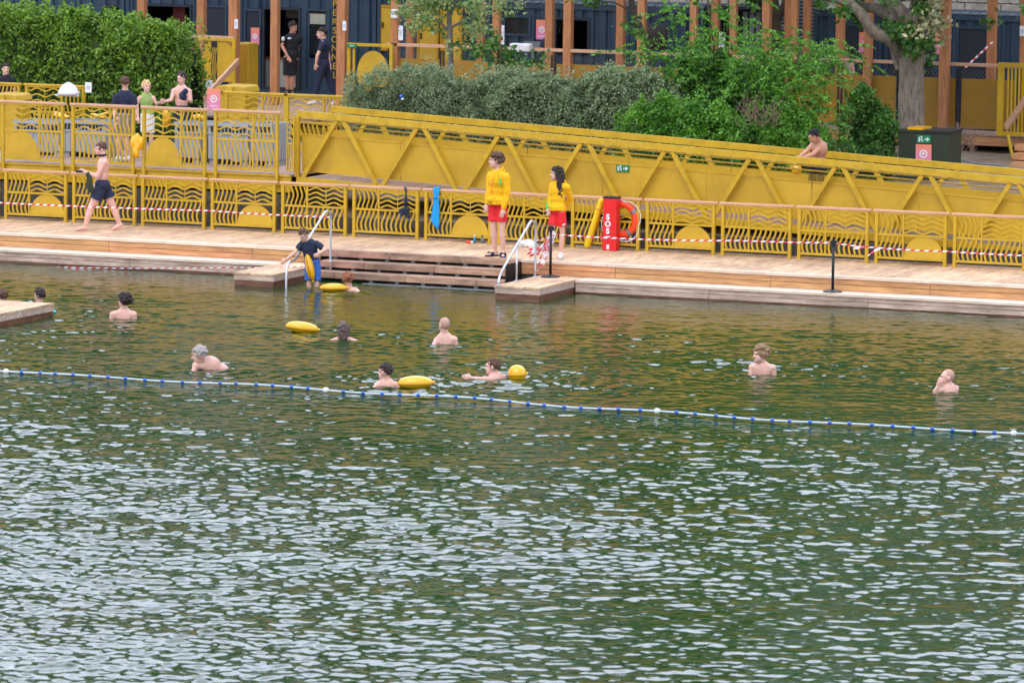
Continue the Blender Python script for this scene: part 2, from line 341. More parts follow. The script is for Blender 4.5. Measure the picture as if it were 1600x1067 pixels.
# ------------------------------------------------------------------ lower deck
DZ, DYF, LZ, LYF = 0, -2.6, -.24, -3.15
dk = thing('floating_deck', 'long pale timber bathing deck with plank floor and lower ledge along the water', 'deck', (8, -1.3, -.4))
b = MB(); x = -14.0; i = 0
while x < 26:
    w = .143
    for (y0, y1) in ((-2.42, -1.05), (-1.045, .48)):
        dz = RNG.normal()*.0012; b.box(x, x+w-.007, y0, y1, -.035+dz, dz)
    x += w; i += 1
b.build('deck_floor', DECKW, dk)
b = MB()
for x0 in np.arange(-14, 26, 2.86):
    b.box(x0, x0+2.852, -2.62, -2.425, -.04, .004)
b.build('edge_boards', EDGEW, dk)
def riser(segs, parent, y, z0, z1, m, name, step=2.86, off=0, ny=.03):
    b = MB(); h = (z1-z0)/2
    for (xa, xb) in segs:
        for j in range(2):
            x = xa-((off+j*0) % step)
            while x < xb:
                s0, s1 = max(x, xa), min(x+step-.008, xb)
                if s1-s0 > .02: b.box(s0, s1, y, y+ny, z0+j*h+.004, z0+(j+1)*h-.004)
                x += step
    return b.build(name, m, parent)
for sg_ in ((-14, 6.25), (10.12, 26)): riser([sg_], dk, -2.6, LZ, -.042, RISEW, 'riser_boards', off=1.1)
for (xa, xb) in ((-14, 5.62), (11.36, 26)):
    b = MB(); x = xa
    while x < xb: b.box(x, min(x+2.852, xb), -3.17, -2.605, LZ-.04, LZ); x += 2.86
    b.build('ledge_boards', EDGEW, dk)
for sg_ in ((-14, 5.62), (11.36, 26)): riser([sg_], dk, -3.15, -.445, LZ-.042, GREYW, 'front_boards', off=.4)
b = MB(); [b.box(xa, xb, -3.14, -3.1, -.55, -.447) for xa, xb in ((-14, 5.62), (11.36, 26))]; b.build('wet_board', WETW, dk)
MB().box(-14, 6.25, -2.55, .49, -1.2, -.06).box(10.12, 26, -2.55, .49, -1.2, -.06).box(6.251, 10.119, -2.2, .49, -1.2, -.06).build('float_body', CONC, dk)
# steps between the jetties
st = thing('water_steps', 'three broad brown timber steps going down into the water between two small jetties', 'steps', (8.2, -3, -.5))
for k, (yf, zt) in enumerate(((-2.625, .0), (-2.97, -.155), (-3.31, -.31))):
    b = MB(); x = 6.26+[.0, -.35, -.75][k]
    while x < 10.1:
        s0, s1 = max(x, 6.42 if k else 6.26), min(x+1.35, 10.1)
        if s1 > s0+.05: b.box(s0, s1-.006, yf, yf+(.2 if k == 0 else .34), zt-.108, zt+(.005 if k == 0 else 0))
        x += 1.355
    b.build('step', STEPW, st)
    for xx in np.arange(6.5, 10.1, .5): MB().box(xx, xx+.07, yf+.05, yf+.3, zt-.16, zt-.11).build('bracket', STEEL, st)
MB().box(6.3, 10.1, -3.5, -2.2, -1.1, -.47).box(6.42, 10.1, -2.95, -2.25, -.5, -.32).build('base_beam', STEEL, st)
MB().box(10.105, 10.118, -3.3, -2.62, -.45, -.02).build('side_plate', BLACK, st)
def jetty(name, label, x0, x1, y0, y1, z, wet=True, m1=GREYW, seam='y'):
    t = thing(name, label, 'jetty', ((x0+x1)/2, (y0+y1)/2, z-.3))
    b = MB(); n = max(2, int((x1-x0)/.14)); w = (x1-x0)/n
    for i in range(n): b.box(x0+i*w, x0+(i+1)*w-.006, y0, y1, z-.035, z+RNG.normal()*.001)
    b.build('top_boards', DECKW, t)
    MB().box(x0+.01, x1-.01, y0+.01, y1-.005, z-.13, z-.037).build('side_boards', m1, t)
    MB().box(x0+.02, x1-.02, y0+.02, y1-.005, z-.45, z-.134).build('wet_side', WETW, t)
    return t
jetty('jetty', 'small timber jetty left of the water steps beside the boy entering the water', 5.63, 6.41, -4.85, -2.608, LZ)
jetty('jetty', 'small timber jetty right of the water steps carrying the black stanchion', 10.5, 11.35, -4.72, -2.608, LZ)
p = at_water(83, 480)
jetty('floating_platform', 'corner of a larger timber platform sticking in at the left edge of the water', -6, 5.25, -19, -10.75, -.26, m1=GREYW)
# ------------------------------------------------------------------ railing panels
PW, PP = 1.31, 1.4314
def wavy_h(b, x0, x1, z, amp, w, y0, y1, per=2):
    n = 20; b.ribbon([(x0+(x1-x0)*i/n, z+amp*math.sin(2*PI*per*i/n-.6)) for i in range(n+1)], w, y0, y1)
def panel_parts(parent, sun, mirror, H=.94, post_lo=0.0, rail_over=.03, rail_mat=RAILW, scale=1.0, zb=.10, solidrail=True):
    X = (lambda x: PW-x) if mirror else (lambda x: x)
    def bx(bb, a, c, *r): bb.box(min(X(a), X(c)), max(X(a), X(c)), *r)
    zt = H-.06; zm = zb+(zt-zb)*.52
    for s in (0, PW-.055):
        MB().box(s, s+.055, -.03, .03, post_lo, H-.052).box(s-.02, s+.075, -.05, .05, post_lo, post_lo+.012).build('post', YEL, parent, world=False)
    b = MB(); b.box(.056, PW-.056, -.02, .02, zb-.02, zb+.02).box(.056, PW-.056, -.02, .02, zm-.018, zm+.018).box(.056, PW-.056, -.02, .02, zt-.012, zt+.008)
    bx(b, .5, .53, -.018, .018, zb+.021, zt-.013); b.build('frame', YEL, parent, world=False)
    b = MB(); n = 12                                  # upper left: upright S bars
    for k in range(5):
        xc = .125+k*.088
        b.ribbon([(X(xc-.024*math.cos(2*PI*.95*i/n)+.0), zm+.019+(zt-zm-.032)*i/n) for i in range(n+1)], .026, -.012, .012)
    for k in range(4):                                # upper right: waves
        z = zt-.055-k*(zt-zm-.03)/4; m = 24
        b.ribbon([(X(.532+(PW-.056-.532)*i/m), min(zt-.02, max(zm+.02, z+.028*math.sin(2*PI*2*i/m-1.2)))) for i in range(m+1)], .026, -.012, .012)
    bx(b, .885, .897, -.008, .008, zm+.02, zt-.013)
    xs = [.11+k*.088 for k in range(5)]+([] if sun else [.605+k*.094 for k in range(7)])
    for xc in xs:                                     # lower: bent bars
        b.ribbon([(X(xc+(.035*math.cos(PI*1.45*(1-i/n))+.012*(i/n))*1.0), zb+.021+(zm-zb-.04)*i/n) for i in range(n+1)], .03, -.011, .011)
    b.build('wave_bars', YEL, parent, world=False)
    if sun:
        r = zm-zb-.03; cx = .892
        b = MB(); b.prism([(X(cx+min(.36, r*1.0)*math.cos(a)), zb+.021+r*math.sin(a)) for a in [PI*i/24 for i in range(25)]][::(-1 if not mirror else 1)], -.009, .009); b.build('sun_disc', YELP, parent, world=False)
    b = MB(); b.box(-.04, PW+.04, -.032, .032, H-.05, H); b.build('wood_rail', rail_mat, parent, world=False, bevel=.012)
names = {-2: 'cut by the left edge of the photo', -1: 'with half-disc, leftmost on the lower deck', 0: 'behind the walking man in navy shorts', 1: 'second left of the ladder, all wavy bars',
         2: 'with half-disc left of the chrome handrail', 3: 'directly behind the chrome handrail by the boy', 4: 'with the dark net bag hanging on it', 5: 'with half-disc, blue towel and hooded lifeguard',
         6: 'between the two lifeguards', 7: 'behind the red SOS post and life ring', 8: 'with half-disc just right of the life ring', 9: 'second right of the life ring',
         10: 'behind the lone black stanchion on the ledge', 11: 'with half-disc near the right edge of the photo', 12: 'cut by the right edge of the photo', 13: 'outside right'}
protos = {}
def place_panel(key, sun, mirror, X0, Y0, Z0, label, group, **kw):
    if key not in protos:
        t = thing('railing_panel', label, 'railing', (X0, Y0, Z0), 0, group); panel_parts(t, sun, mirror, **kw); protos[key] = t
    else:
        t = copy_tree(protos[key]); t.location = (X0, Y0, Z0); t['label'] = label
    ROOT[t.name] = (Vector((X0, Y0, Z0)), 0)
    return t
for n in range(-2, 13):
    sun_ = n % 3 == 2
    place_panel(('lo', sun_), sun_, False, n*PP-.03, 0, .004, 'yellow lower deck railing panel '+names[n], 'railing panels along the lower deck')
# ------------------------------------------------------------------ upper platform
PZ = 1.03
up = thing('upper_platform', 'raised platform floor with a yellow steel edge beam behind the lower railing', 'platform', (0, 2.5, .6))
b = MB(); x = -13.0
while x < 4.2: b.box(x, min(x+.137, 4.22), .56, 7.6, PZ-.04, PZ+RNG.normal()*.001); x += .143
b.build('platform_floor', TERRW, up)
MB().box(-13, 4.2, .5, .555, PZ-.33, PZ-.01).box(-13, 4.2, .47, .498, PZ-.33, PZ-.3).box(-13, 4.2, .47, .498, PZ-.04, PZ-.012).build('edge_beam', YEL, up)
MB().box(-13, 4.22, 7.2, 7.6, .6, PZ-.045).build('back_beam', STEEL, up)
un = {-2: ('at the upper left corner, all wavy bars', 0), -1: ('with half-disc at the left edge above the walker', 1), 0: ('above the walking shirtless man', 0), 1: ('with half-disc in front of the blonde woman', 1), 2: ('in front of the grey crates left of the gangway', 0)}
for n, (lb, s_) in un.items():
    place_panel(('up', bool(s_)), bool(s_), True, ay((114.5, 225, 337)[n] if n >= 0 else (-104, 5)[n+2], 262, .44).x-.03, .44, PZ-.2, 'yellow upper railing panel '+lb, 'railing panels along the upper platform', H=1.36, zb=.27)
xa, xb = ay(448, 262, .44).x, ay(460, 262, .44).x
t = thing('railing_panel', 'narrow yellow railing filler between the upper railing and the gangway truss', 'railing', (xa, .44, PZ-.2), 0, 'railing panels along the upper platform')
MB().box(xa, xa+.02, .42, .46, PZ+.08, PZ+1.1).box(xb-.02, xb, .42, .46, PZ+.08, PZ+1.1).box(xa+.021, xb-.021, .43, .45, PZ+.08, PZ+.11).box(xa+.021, xb-.021, .43, .45, PZ+.56, PZ+.59).box(xa+.021, xb-.021, .43, .45, PZ+1.07, PZ+1.1).build('frame', YEL, t)
b = MB(); [b.ribbon([(xa+.021+(xb-xa-.042)*i/8, PZ+z+.025*math.sin(i*.6)) for i in range(9)], .024, .432, .448) for z in (.66, .76, .86, .96)]; [b.ribbon([(xa+.05+k*.045+.012*math.sin(i*.8), PZ+.112+.446*i/8) for i in range(9)], .02, .432, .448) for k in range(2)]; b.build('wave_bars', YEL, t)
# railing at the back of the platform
for k, (px, lb) in enumerate(((-60, 'at the far left behind the yellow bin'), (40, 'carrying the white sun hat'), (352, 'in front of the big yellow bin'), (447, 'nearest the timber post, back of the platform'))):
    place_panel(('bk', False), False, k % 2 == 0, ay(px, 200, 5).x, 5+.0*k, PZ, 'yellow rear railing panel '+lb, 'railing panels along the back of the platform', H=1.17, rail_mat=YEL)
# ------------------------------------------------------------------ gangway
gw = thing('gangway_bridge', 'long yellow truss gangway sloping down to the right behind the lower railing', 'gangway', (4.3, .6, .9))
GX0, GS = 4.28, -.0468
def gt(x): return 2.15+(x-GX0)*GS          # top chord centre
def gb(x): return .92+(x-GX0)*GS           # bottom chord centre
GX1 = 21.2
for yy, nm in ((.62, 'near'), (2.1, 'far')):
    MB().beam((GX0, yy, gt(GX0)), (GX1, yy, gt(GX1)), .09, .115).build('top_chord', YEL, gw)
    MB().beam((GX0, yy, gb(GX0)), (GX1, yy, gb(GX1)), .09, .14).build('bottom_chord', YEL, gw)
    MB().box(GX0-.045, GX0+.045, yy-.044, yy+.044, gb(GX0)+.07, gt(GX0)-.058).build('end_post', YEL, gw)
    xa = 5.14
    x = GX0+.1; nodes = []
    xt = xa
    while xt < GX1: nodes.append(xt); xt += 1.612
    for q in nodes:
        for sg in (-1, 1):
            bx_ = q+sg*.74
            if bx_ > GX1: continue
            MB().beam((q+sg*.07, yy, gt(q)-.056), (bx_, yy, gb(bx_)+.07), .06, .075).build('brace', YEL, gw)
for yy in (.75,):
    for dz in (.1, .18):
        MB().tube([(GX0, yy, gt(GX0)-dz), (GX1, yy, gt(GX1)-dz)], .016, 8).build('handrail_pipe', YEL, gw, smooth=True)
b = MB(); xx = GX0+.05; k = 0
while xx < GX1-.1:
    x1 = min(xx+1.98, GX1)
    P = [(xx, gb(xx)+.17), (x1-.006, gb(x1)+.17), (x1-.006, gt(x1)-.39), (xx, gt(xx)-.39)]
    MB().prism(P, .72, .725).build('infill_sheet', YELP, gw)
    MB().prism([(xx, gb(xx)+.12), (x1-.006, gb(x1)+.12), (x1-.006, gt(x1)-.37), (xx, gt(xx)-.37)], 1.97, 1.975).build('infill_sheet', YELP, gw)
    P = [(xx, gt(xx)-.385), (x1, gt(x1)-.385), (x1, gt(x1)-.36), (xx, gt(xx)-.36)]
    MB().prism(P, .705, .725).build('sheet_rim', YEL, gw)
    # the perforated band above: a fine lattice of narrow slats
    b = MB(); n = 84
    for i in range(n):
        xq = xx+(x1-xx)*i/n; b.add([(xq, 0.721, gt(xq)-.358), (xq+.006, 0.721, gt(xq+.006)-.358), (xq+.006, 0.721, gt(xq+.006)-.225), (xq, 0.721, gt(xq)-.225), (xq, 0.725, gt(xq)-.358), (xq+.006, 0.725, gt(xq+.006)-.358), (xq+.006, 0.725, gt(xq+.006)-.225), (xq, 0.725, gt(xq)-.225)],
              [(0, 1, 2, 3), (7, 6, 5, 4), (0, 3, 7, 4), (1, 5, 6, 2), (3, 2, 6, 7), (0, 4, 5, 1)])
    b.build('perforated_band', YELP, gw); xx += 1.99; k += 1
b = MB(); xx = GX0
while xx < GX1:
    b.add([(xx, .68, gb(xx)-.01), (xx+.137, .68, gb(xx+.137)-.01), (xx+.137, 2.04, gb(xx+.137)-.01), (xx, 2.04, gb(xx)-.01), (xx, .68, gb(xx)+.03), (xx+.137, .68, gb(xx+.137)+.03), (xx+.137, 2.04, gb(xx+.137)+.03), (xx, 2.04, gb(xx)+.03)],
          [(0, 3, 2, 1), (4, 5, 6, 7), (0, 1, 5, 4), (1, 2, 6, 5), (2, 3, 7, 6), (3, 0, 4, 7)]); xx += .143
b.build('walkway_boards', TERRW, gw)
def exit_sign(px, py, Y, w, h, label):
    c = ay(px, py, Y); t = thing('exit_sign', label, 'sign', c)
    MB().box(-w/2, w/2, 0, .012, -h/2, h/2).build('sign_board', GREENS, t, world=False)
    b = MB(); e = h/2
    b.box(-.38*w, -.3*w, -.004, 0, -.7*e, .7*e).box(-.38*w, -.1*w, -.004, 0, .5*e, .7*e)
    b.ell((-.17*w, -.002, .32*e), (.12*e, .003, .12*e)); b.ribbon([(-.2*w, .15*e), (-.16*w, -.2*e), (-.24*w, -.6*e)], .14*e, -.004, 0); b.ribbon([(-.16*w, -.2*e), (-.08*w, -.35*e), (-.08*w, -.7*e)], .14*e, -.005, -.001)
    b.ribbon([(-.28*w, -.05*e), (-.2*w, .12*e), (-.1*w, -.05*e)], .12*e, -.006, -.002)
    b.box(.04*w, .28*w, -.004, 0, -.12*e, .12*e); b.prism([(.22*w, -.55*e), (.42*w, 0), (.22*w, .55*e), (.22*w, .25*e), (.3*w, 0), (.22*w, -.25*e)], -.006, -.001)
    b.build('pictogram', PAPER, t, world=False); return t
exit_sign(973, 263.5, .7, .25, .13, 'green emergency exit sign with arrow on the yellow gangway side')
# ------------------------------------------------------------------ terrace, back wall
TZ, TY = 1.4, 12.5
te = thing('timber_terrace', 'raised timber terrace in front of the dark blue containers', 'terrace', (5, 14, 1))
b = MB(); x = -16.0
while x < 26: b.box(x, x+.137, TY, 15.55, TZ-.04, TZ+RNG.normal()*.001); x += .143
x = -4.5
while x < .6: b.box(x, x+.137, 9.0, TY-.005, TZ-.04, TZ+RNG.normal()*.001); x += .143
b.build('terrace_floor', TERRW, te)
MB().box(.7, 26, TY-.04, TY-.003, TZ-.22, TZ-.05).build('front_joist', RISEW, te)
MB().box(.7, 26, TY+.9, TY+1.0, .9, TZ-.23).build('under_shade', INTER, te)  # near-black sheet stands in for the shade in the void below the floor
b = MB(); [b.box(xx, xx+.12, TY+.1, TY+.25, .8, TZ-.05) for xx in np.arange(9, 26, 1.45)]; b.build('support_leg', STEPW, te)
bw = thing('stone_building', 'old grey stone building rising behind the blue containers', 'building', (5, 19.5, 1))
MB().box(-45, 60, 19.6, 30, .9, 8.0).build('wall', MORTAR, bw)
b = MB(); z = 1.0; r = 0
while z < 8.5:
    x = -14+(r % 2)*.35
    while x < 24:
        w = .62+.25*RNG.random(); b.box(x, x+w-.02, 19.55-.02*RNG.random(), 19.598, z, z+.36); x += w
    z += .38; r += 1
b.build('stone_blocks', STONE, bw)
b = MB(); [b.box(x, x+1.2, 19.3, 19.5, 4.2, 6) for x in (4.0, 6.0)]; b.build('grey_shutter', GREYP, bw)
MB().box(14.6, 15.1, 19.35, 19.5, 3, 6).build('downpipe', GREYP, bw)
# ------------------------------------------------------------------ containers
CY = 15.6
def corr(b, x0, x1, z0, z1, Y, mi=0):
    pit = .28; pts = []; x = x0
    while x < x1-1e-6:
        for dx, d in ((0, 0), (.07, 0), (.1, .04), (.17, .04), (.2, 0)):
            if x+dx <= x1: pts.append((x+dx, Y+d))
        x += pit
    pts.append((x1, Y)); vs = [(x, y, z0) for x, y in pts]+[(x, y, z1) for x, y in pts]; n = len(pts)
    b.add(vs, [(i, i+1, i+1+n, i+n) for i in range(n-1)], mi); b.box(x0, x1, Y+.05, Y+.09, z0, z1, mi)
def X_at(px, Y=CY, py=50): return ay(px, py, Y).x
def Z_at(px, py, Y=CY): return ay(px, py, Y).z
def container(label, pa, pb, top, openings, m=NAVY):
    xa, xb = X_at(pa), X_at(pb); t = thing('shipping_container', label, 'container', ((xa+xb)/2, CY, TZ))
    cuts = sorted([(X_at(o[0]), X_at(o[1])) for o in openings]); b = MB(); x = xa+.08
    for (a, c) in cuts:
        if a-x > .03: corr(b, x, a, TZ+.12, top-.12, CY)
        x = max(x, c)
    if xb-.08-x > .03: corr(b, x, xb-.08, TZ+.12, top-.12, CY)
    for o in openings:      # corrugated strip above the opening
        a, c = X_at(o[0]), X_at(o[1]); zt = Z_at((o[0]+o[1])/2, o[2]); zb = max(TZ+.12, Z_at((o[0]+o[1])/2, o[3]))
        if top-.12-zt > .05: corr(b, a, c, zt, top-.12, CY)
        if zb > TZ+.2: corr(b, a, c, TZ+.12, zb, CY)
    b.build('corrugated_wall', m, t)
    b = MB(); b.box(xa, xb, CY-.03, CY+.1, top-.12, top).box(xa, xb, CY-.03, CY+.1, TZ+.002, TZ+.12).box(xa, xa+.08, CY-.03, CY+.1, TZ+.121, top-.121).box(xb-.08, xb, CY-.03, CY+.1, TZ+.121, top-.121); b.build('steel_frame', m, t)
    MB().box(xa+.01, xb-.01, CY+.11, CY+2.4, top-.06, top-.02).box(xa+.01, xb-.01, CY+2.3, CY+2.4, TZ, top-.061).box(xa+.01, xa+.05, CY+.11, CY+2.29, TZ, top-.061).box(xb-.05, xb-.01, CY+.11, CY+2.29, TZ, top-.061).build('shell', m, t)
    b = MB()
    for i in range(int((xb-xa)/.2)): b.box(xa+i*.2, xa+i*.2+.12, CY-.05, CY+.12, top+.003, top+.03)
    b.build('roof_ribs', GREYP, t)
    for o in openings:
        a, c = X_at(o[0])+.003, X_at(o[1])-.003; pm = (o[0]+o[1])/2; zt = Z_at(pm, o[2])-.003; zb = max(TZ+.123, Z_at(pm, o[3])+.003); kind = o[4]
        fr = MB(); wf = .05
        fr.box(a, a+wf, CY-.025, CY+.06, zb, zt).box(c-wf, c, CY-.025, CY+.06, zb, zt).box(a+wf+.001, c-wf-.001, CY-.025, CY+.06, zt-wf, zt).box(a+wf+.001, c-wf-.001, CY-.025, CY+.06, zb, zb+wf)
        if kind == 'open':
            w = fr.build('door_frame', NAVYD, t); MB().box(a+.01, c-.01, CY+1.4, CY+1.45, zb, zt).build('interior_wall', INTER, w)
        elif kind == 'win':
            w = fr.build('window', NAVY, t); MB().box(a+wf, c-wf, CY+.01, CY+.02, zb+wf, zt-wf).build('pane', GLASS, w)
        elif kind == 'door':
            w = fr.build('door', NAVY, t)
            if len(o) > 5:
                MB().box(a+wf+.002, c-wf-.002, CY+.0, CY+.04, zb+wf, Z_at(pm, 92)).build('door_panel', NAVY, w)
                MB().box(a+wf+.06, c-wf-.06, CY+.01, CY+.02, Z_at(pm, 86), zt-wf-.05).build('pane', GLASS, w)
                MB().box(a+wf+.07, c-wf-.07, CY-.0, CY+.008, zt-wf-.28, zt-wf-.06).build('frosted_strip', FROST, w)
                b = MB(); b.box(a+wf+.002, a+wf+.059, CY+.0, CY+.04, Z_at(pm, 92)+.002, zt-wf-.002).box(c-wf-.059, c-wf-.002, CY+.0, CY+.04, Z_at(pm, 92)+.002, zt-wf-.002); b.build('stile', NAVY, w)
            else: MB().box(a+wf+.002, c-wf-.002, CY+.0, CY+.04, zb+wf, zt-wf).build('door_panel', NAVYD, w)
        elif kind == 'yellow':
            w = fr.build('locker_door', YELD, t); MB().box(a+wf+.002, c-wf-.002, CY-.01, CY+.04, zb+wf, zt-wf).build('door_panel', YELP, w); MB().box(a+wf+.03, a+wf+.06, CY-.05, CY-.012, (zb+zt)/2, (zb+zt)/2+.12).build('handle', BLACK, w)
    return t
container('tall navy container behind the left hedge, mostly hidden by leaves', -60, 195, 4.3, [(60, 120, 12, 100, 'door'), (160, 190, 8, 100, 'open')])
container('navy container with an open dark bay left of the staff entrance', 197, 368, 4.3, [(228, 300, 7, 120, 'open'), (318, 355, 8, 130, 'door')])
c1 = container('navy container with the open staff doorway and PERSONNEL lettering', 369, 588, 4.3, [(381, 409, 14, 146, 'door'), (410, 470, 12, 146, 'open'), (476, 516, 14, 146, 'door', 1)])
c2 = container('yellow and navy locker container behind the small variegated tree', 590, 778, 3.95, [(592, 616, 8, 80, 'yellow'), (652, 686, 12, 110, 'yellow'), (688, 723, 12, 110, 'yellow')])
c3 = container('navy kiosk container with dark window and open serving hatch', 780, 984, 3.56, [(786, 830, 24, 57, 'win'), (866, 922, 28, 84, 'open')])
c4 = container('navy container with a wide window behind the slim leaning tree', 985, 1100, 3.56, [(990, 1048, 36, 84, 'win')])
c5 = container('dark navy container with the pink poster left of the big tree', 1273, 1488, 3.6, [(1308, 1372, 38, 150, 'door'), (1384, 1462, 38, 150, 'door')])
c6 = container('dark navy container at the right end below the stone wall', 1489, 1720, 3.6, [(1495, 1565, 42, 150, 'door')])
# things inside the doorway
t = thing('counter', 'white counter inside the open staff doorway', 'counter', (X_at(440), CY+.9, TZ+.12))
xa, xb = X_at(411, CY+.9), X_at(468, CY+.9); MB().box(xa, xb, CY+.7, CY+1.2, TZ+.12, Z_at(440, 93, CY+.9)).build('counter_body', WHITE, t)
MB().box(xa-.02, xb+.02, CY+.66, CY+1.24, Z_at(440, 93, CY+.9)+.002, Z_at(440, 93, CY+.9)+.04).build('counter_top', POSTW, t)
t = thing('back_window', 'pale frosted window strip high inside the staff doorway', 'window', (X_at(440), CY+1.38, 3))
MB().box(X_at(405), X_at(475), CY+1.33, CY+1.37, Z_at(440, 34), Z_at(440, 10)).build('pane', FROST, t)
text = 'PERSONNEL'
for i, ch in enumerate(text):
    P = ay(523, 7+i*13.9, CY-.035)
    text_mesh(ch, .2, 'lettering', YEL, c1, Matrix.Translation(P-ROOT[c1.name][0]) @ FRONT)
for ch, yy in (('C', 17), ('C', 46), ('O', 60), ('O', 74)):
    P = ay(731, yy, CY-.035)
    text_mesh(ch, .22, 'lettering', YEL, c2, Matrix.Translation(P-ROOT[c2.name][0]) @ FRONT)
t = thing('red_board', 'dark red board standing in the dark bay above the left hedge', 'board', (X_at(263), CY+.5, TZ))
MB().box(X_at(254), X_at(273), CY+.5, CY+.54, TZ+.01, 3.25).build('panel', REDD, t)
# grey louvre screen and dark store between the containers
t = thing('louvre_screen', 'grey slatted louvre screen between the dark containers', 'screen', (X_at(1242), CY+.3, TZ))
b = MB(); z = TZ+.1
while z < 4.2: b.box(X_at(1214), X_at(1272), CY+.2, CY+.24, z, z+.045); z += .075
b.build('slats', GREYP, t); MB().box(X_at(1214), X_at(1272), CY+.26, CY+.3, TZ+.01, 4.2).build('backing', NAVYD, t)
t = thing('dark_store', 'black open store with grey hanging boards behind the bushes', 'shed', (X_at(1145), CY+.8, TZ))
MB().box(X_at(1101), X_at(1212), CY+1, CY+1.1, TZ+.01, 3.56).box(X_at(1101), X_at(1212), CY-.02, CY+.99, 3.56, 3.62).build('shell', NAVYD, t)
b = MB(); [b.box(X_at(px), X_at(px+7), CY+.3, CY+.34, 2.2, 3.5) for px in (1153, 1163, 1173)]; b.build('hanging_board', GREYP, t)
# ------------------------------------------------------------------ timber posts
def post(px, w, Y, py_bot, z0, z1, label):
    x = ay(px, 60, Y).x; t = MB().box(x-w/2, x+w/2, Y-w/2, Y+w/2, z0, z1).build('timber_post', POSTW, None, loc=(x, Y, z0), bevel=.008)
    tag(t, label, 'post', 'timber posts of the terrace canopy')
PL = ((222, .17, 13.6, 'timber post rising behind the left hedge'), (315, .17, 13.9, 'timber post above the yellow gate, left of the paper notice'), (366, .19, 12.7, 'timber post with a white notice by the yellow gate'), (430, .16, 12.75, 'timber post crossing the open staff doorway'),
      (535, .19, 12.55, 'timber post right of the PERSONNEL lettering'), (618, .16, 12.62, 'timber post with white box at the start of the wire fence'), (641, .14, 13.8, 'timber post behind the variegated tree, left of its trunk'), (751, .15, 13.8, 'timber post just left of the kiosk corner'), (776, .15, 12.62, 'timber post right of the variegated tree at the kiosk'), (859, .16, 13.6, 'timber post right beside the kiosk poster'), (888, .17, 12.62, 'timber post left of the serving hatch opening edge'),
      (970, .16, 13.6, 'timber post right of the corrugated hatch shutter'), (1003, .16, 12.62, 'timber post behind the slim leaning trunk'), (1084, .14, 12.62, 'timber post above the left end of the green bushes'), (1118, .15, 13.6, 'timber post beside the white notice above the bushes'), (1146, .14, 12.62, 'timber post in front of the dark store'), (1198, .16, 12.62, 'timber post in front of the dark tree trunk'),
      (1231, .12, 13.6, 'left post of the close pair before the louvre screen'), (1241, .14, 12.9, 'right post of the close pair before the louvre screen'), (1261, .14, 13.6, 'timber post at the right side of the louvre screen'), (1313, .16, 13.6, 'timber post beside the dark haired woman'), (1357, .16, 12.5, 'timber post in front of the pink poster left of the big tree'), (1429, .08, 13.8, 'thin timber post behind the fork of the big tree'),
      (1477, .19, 12.5, 'thick timber post right of the big tree trunk'), (1550, .17, 13.6, 'timber post where the red and white tape ends'), (1599, .12, 13.6, 'timber post at the right edge of the photo'))
for (px, w, Y, lb) in PL:
    post(px, w, Y, 0, 1.0 if Y < 12.56 else TZ, 4.9, lb)
cb = thing('canopy_frame', 'timber canopy beams joining the tops of the terrace posts above the frame', 'canopy', (5, 13.2, 4.9))
MB().box(-8, 18, 12.5, 12.7, 4.905, 5.1).box(-8, 18, 13.6, 13.8, 4.905, 5.1).build('beam', POSTW, cb)
# ------------------------------------------------------------------ wire fence on the terrace edge
fl = ['starting at the white box post', 'behind the variegated tree trunk', 'below the kiosk window', 'below the serving hatch', 'below the corrugated shutter', 'behind the slim trunk and bush tips', 'hidden behind the feathery green bush', 'behind the middle of the green bushes',
      'just left of the dark haired woman', 'behind the small shrub left of the big trunk', 'right behind the big plane trunk', 'between the thick post and the yellow stair']
def wire_panel(parent, w):
    MB().box(.04, w-.04, .03, .036, .1, 1.08).build('yellow_sheet', YELD, parent, world=False)
    MB().box(0, .03, 0, .03, .02, 1.27).box(w-.03, w, 0, .03, .02, 1.27).box(.031, w-.031, 0, .03, .07, .095).build('dark_frame', BLACK, parent, world=False)
    b = MB(); x = -1.2
    while x < w:
        for sg in (1, -1):
            a = (x, .1) if sg == 1 else (x+1.15, .1); pts = []
            x0, z0 = a; x1, z1 = x0+sg*1.15*.9, .1+1.15
            t0, t1 = 0, 1; dx = x1-x0
            for lim, s in ((.03, 1), (w-.03, -1)):
                if dx != 0:
                    tt = (lim-x0)/dx
                    if (dx > 0) == (s == 1): t0 = max(t0, tt)
                    else: t1 = min(t1, tt)
            if t1 > t0: b.beam((x0+dx*t0, .015+.003*sg, z0+1.15*t0), (x0+dx*t1, .015+.003*sg, z0+1.15*t1), .0025, .0025, up=(0, 1, 0))
        x += .085
    b.build('wire_mesh', STEEL, parent, world=False)
    MB().box(-.02, w+.02, -.04, .06, 1.33, 1.39).build('top_rail', RAILW, parent, world=False)
w = 1.24; x0 = .72
wp = None
for i in range(12):
    loc = (x0+i*w*1.0, 12.58, TZ)
    if wp is None: wp = thing('wire_fence_panel', 'yellow sheet and wire fence panel '+fl[i], 'fence', loc, 0, 'wire fence panels along the terrace'); wire_panel(wp, w-.04); 
    else:
        c = copy_tree(wp); c.location = loc; c['label'] = 'yellow sheet and wire fence panel '+fl[i]
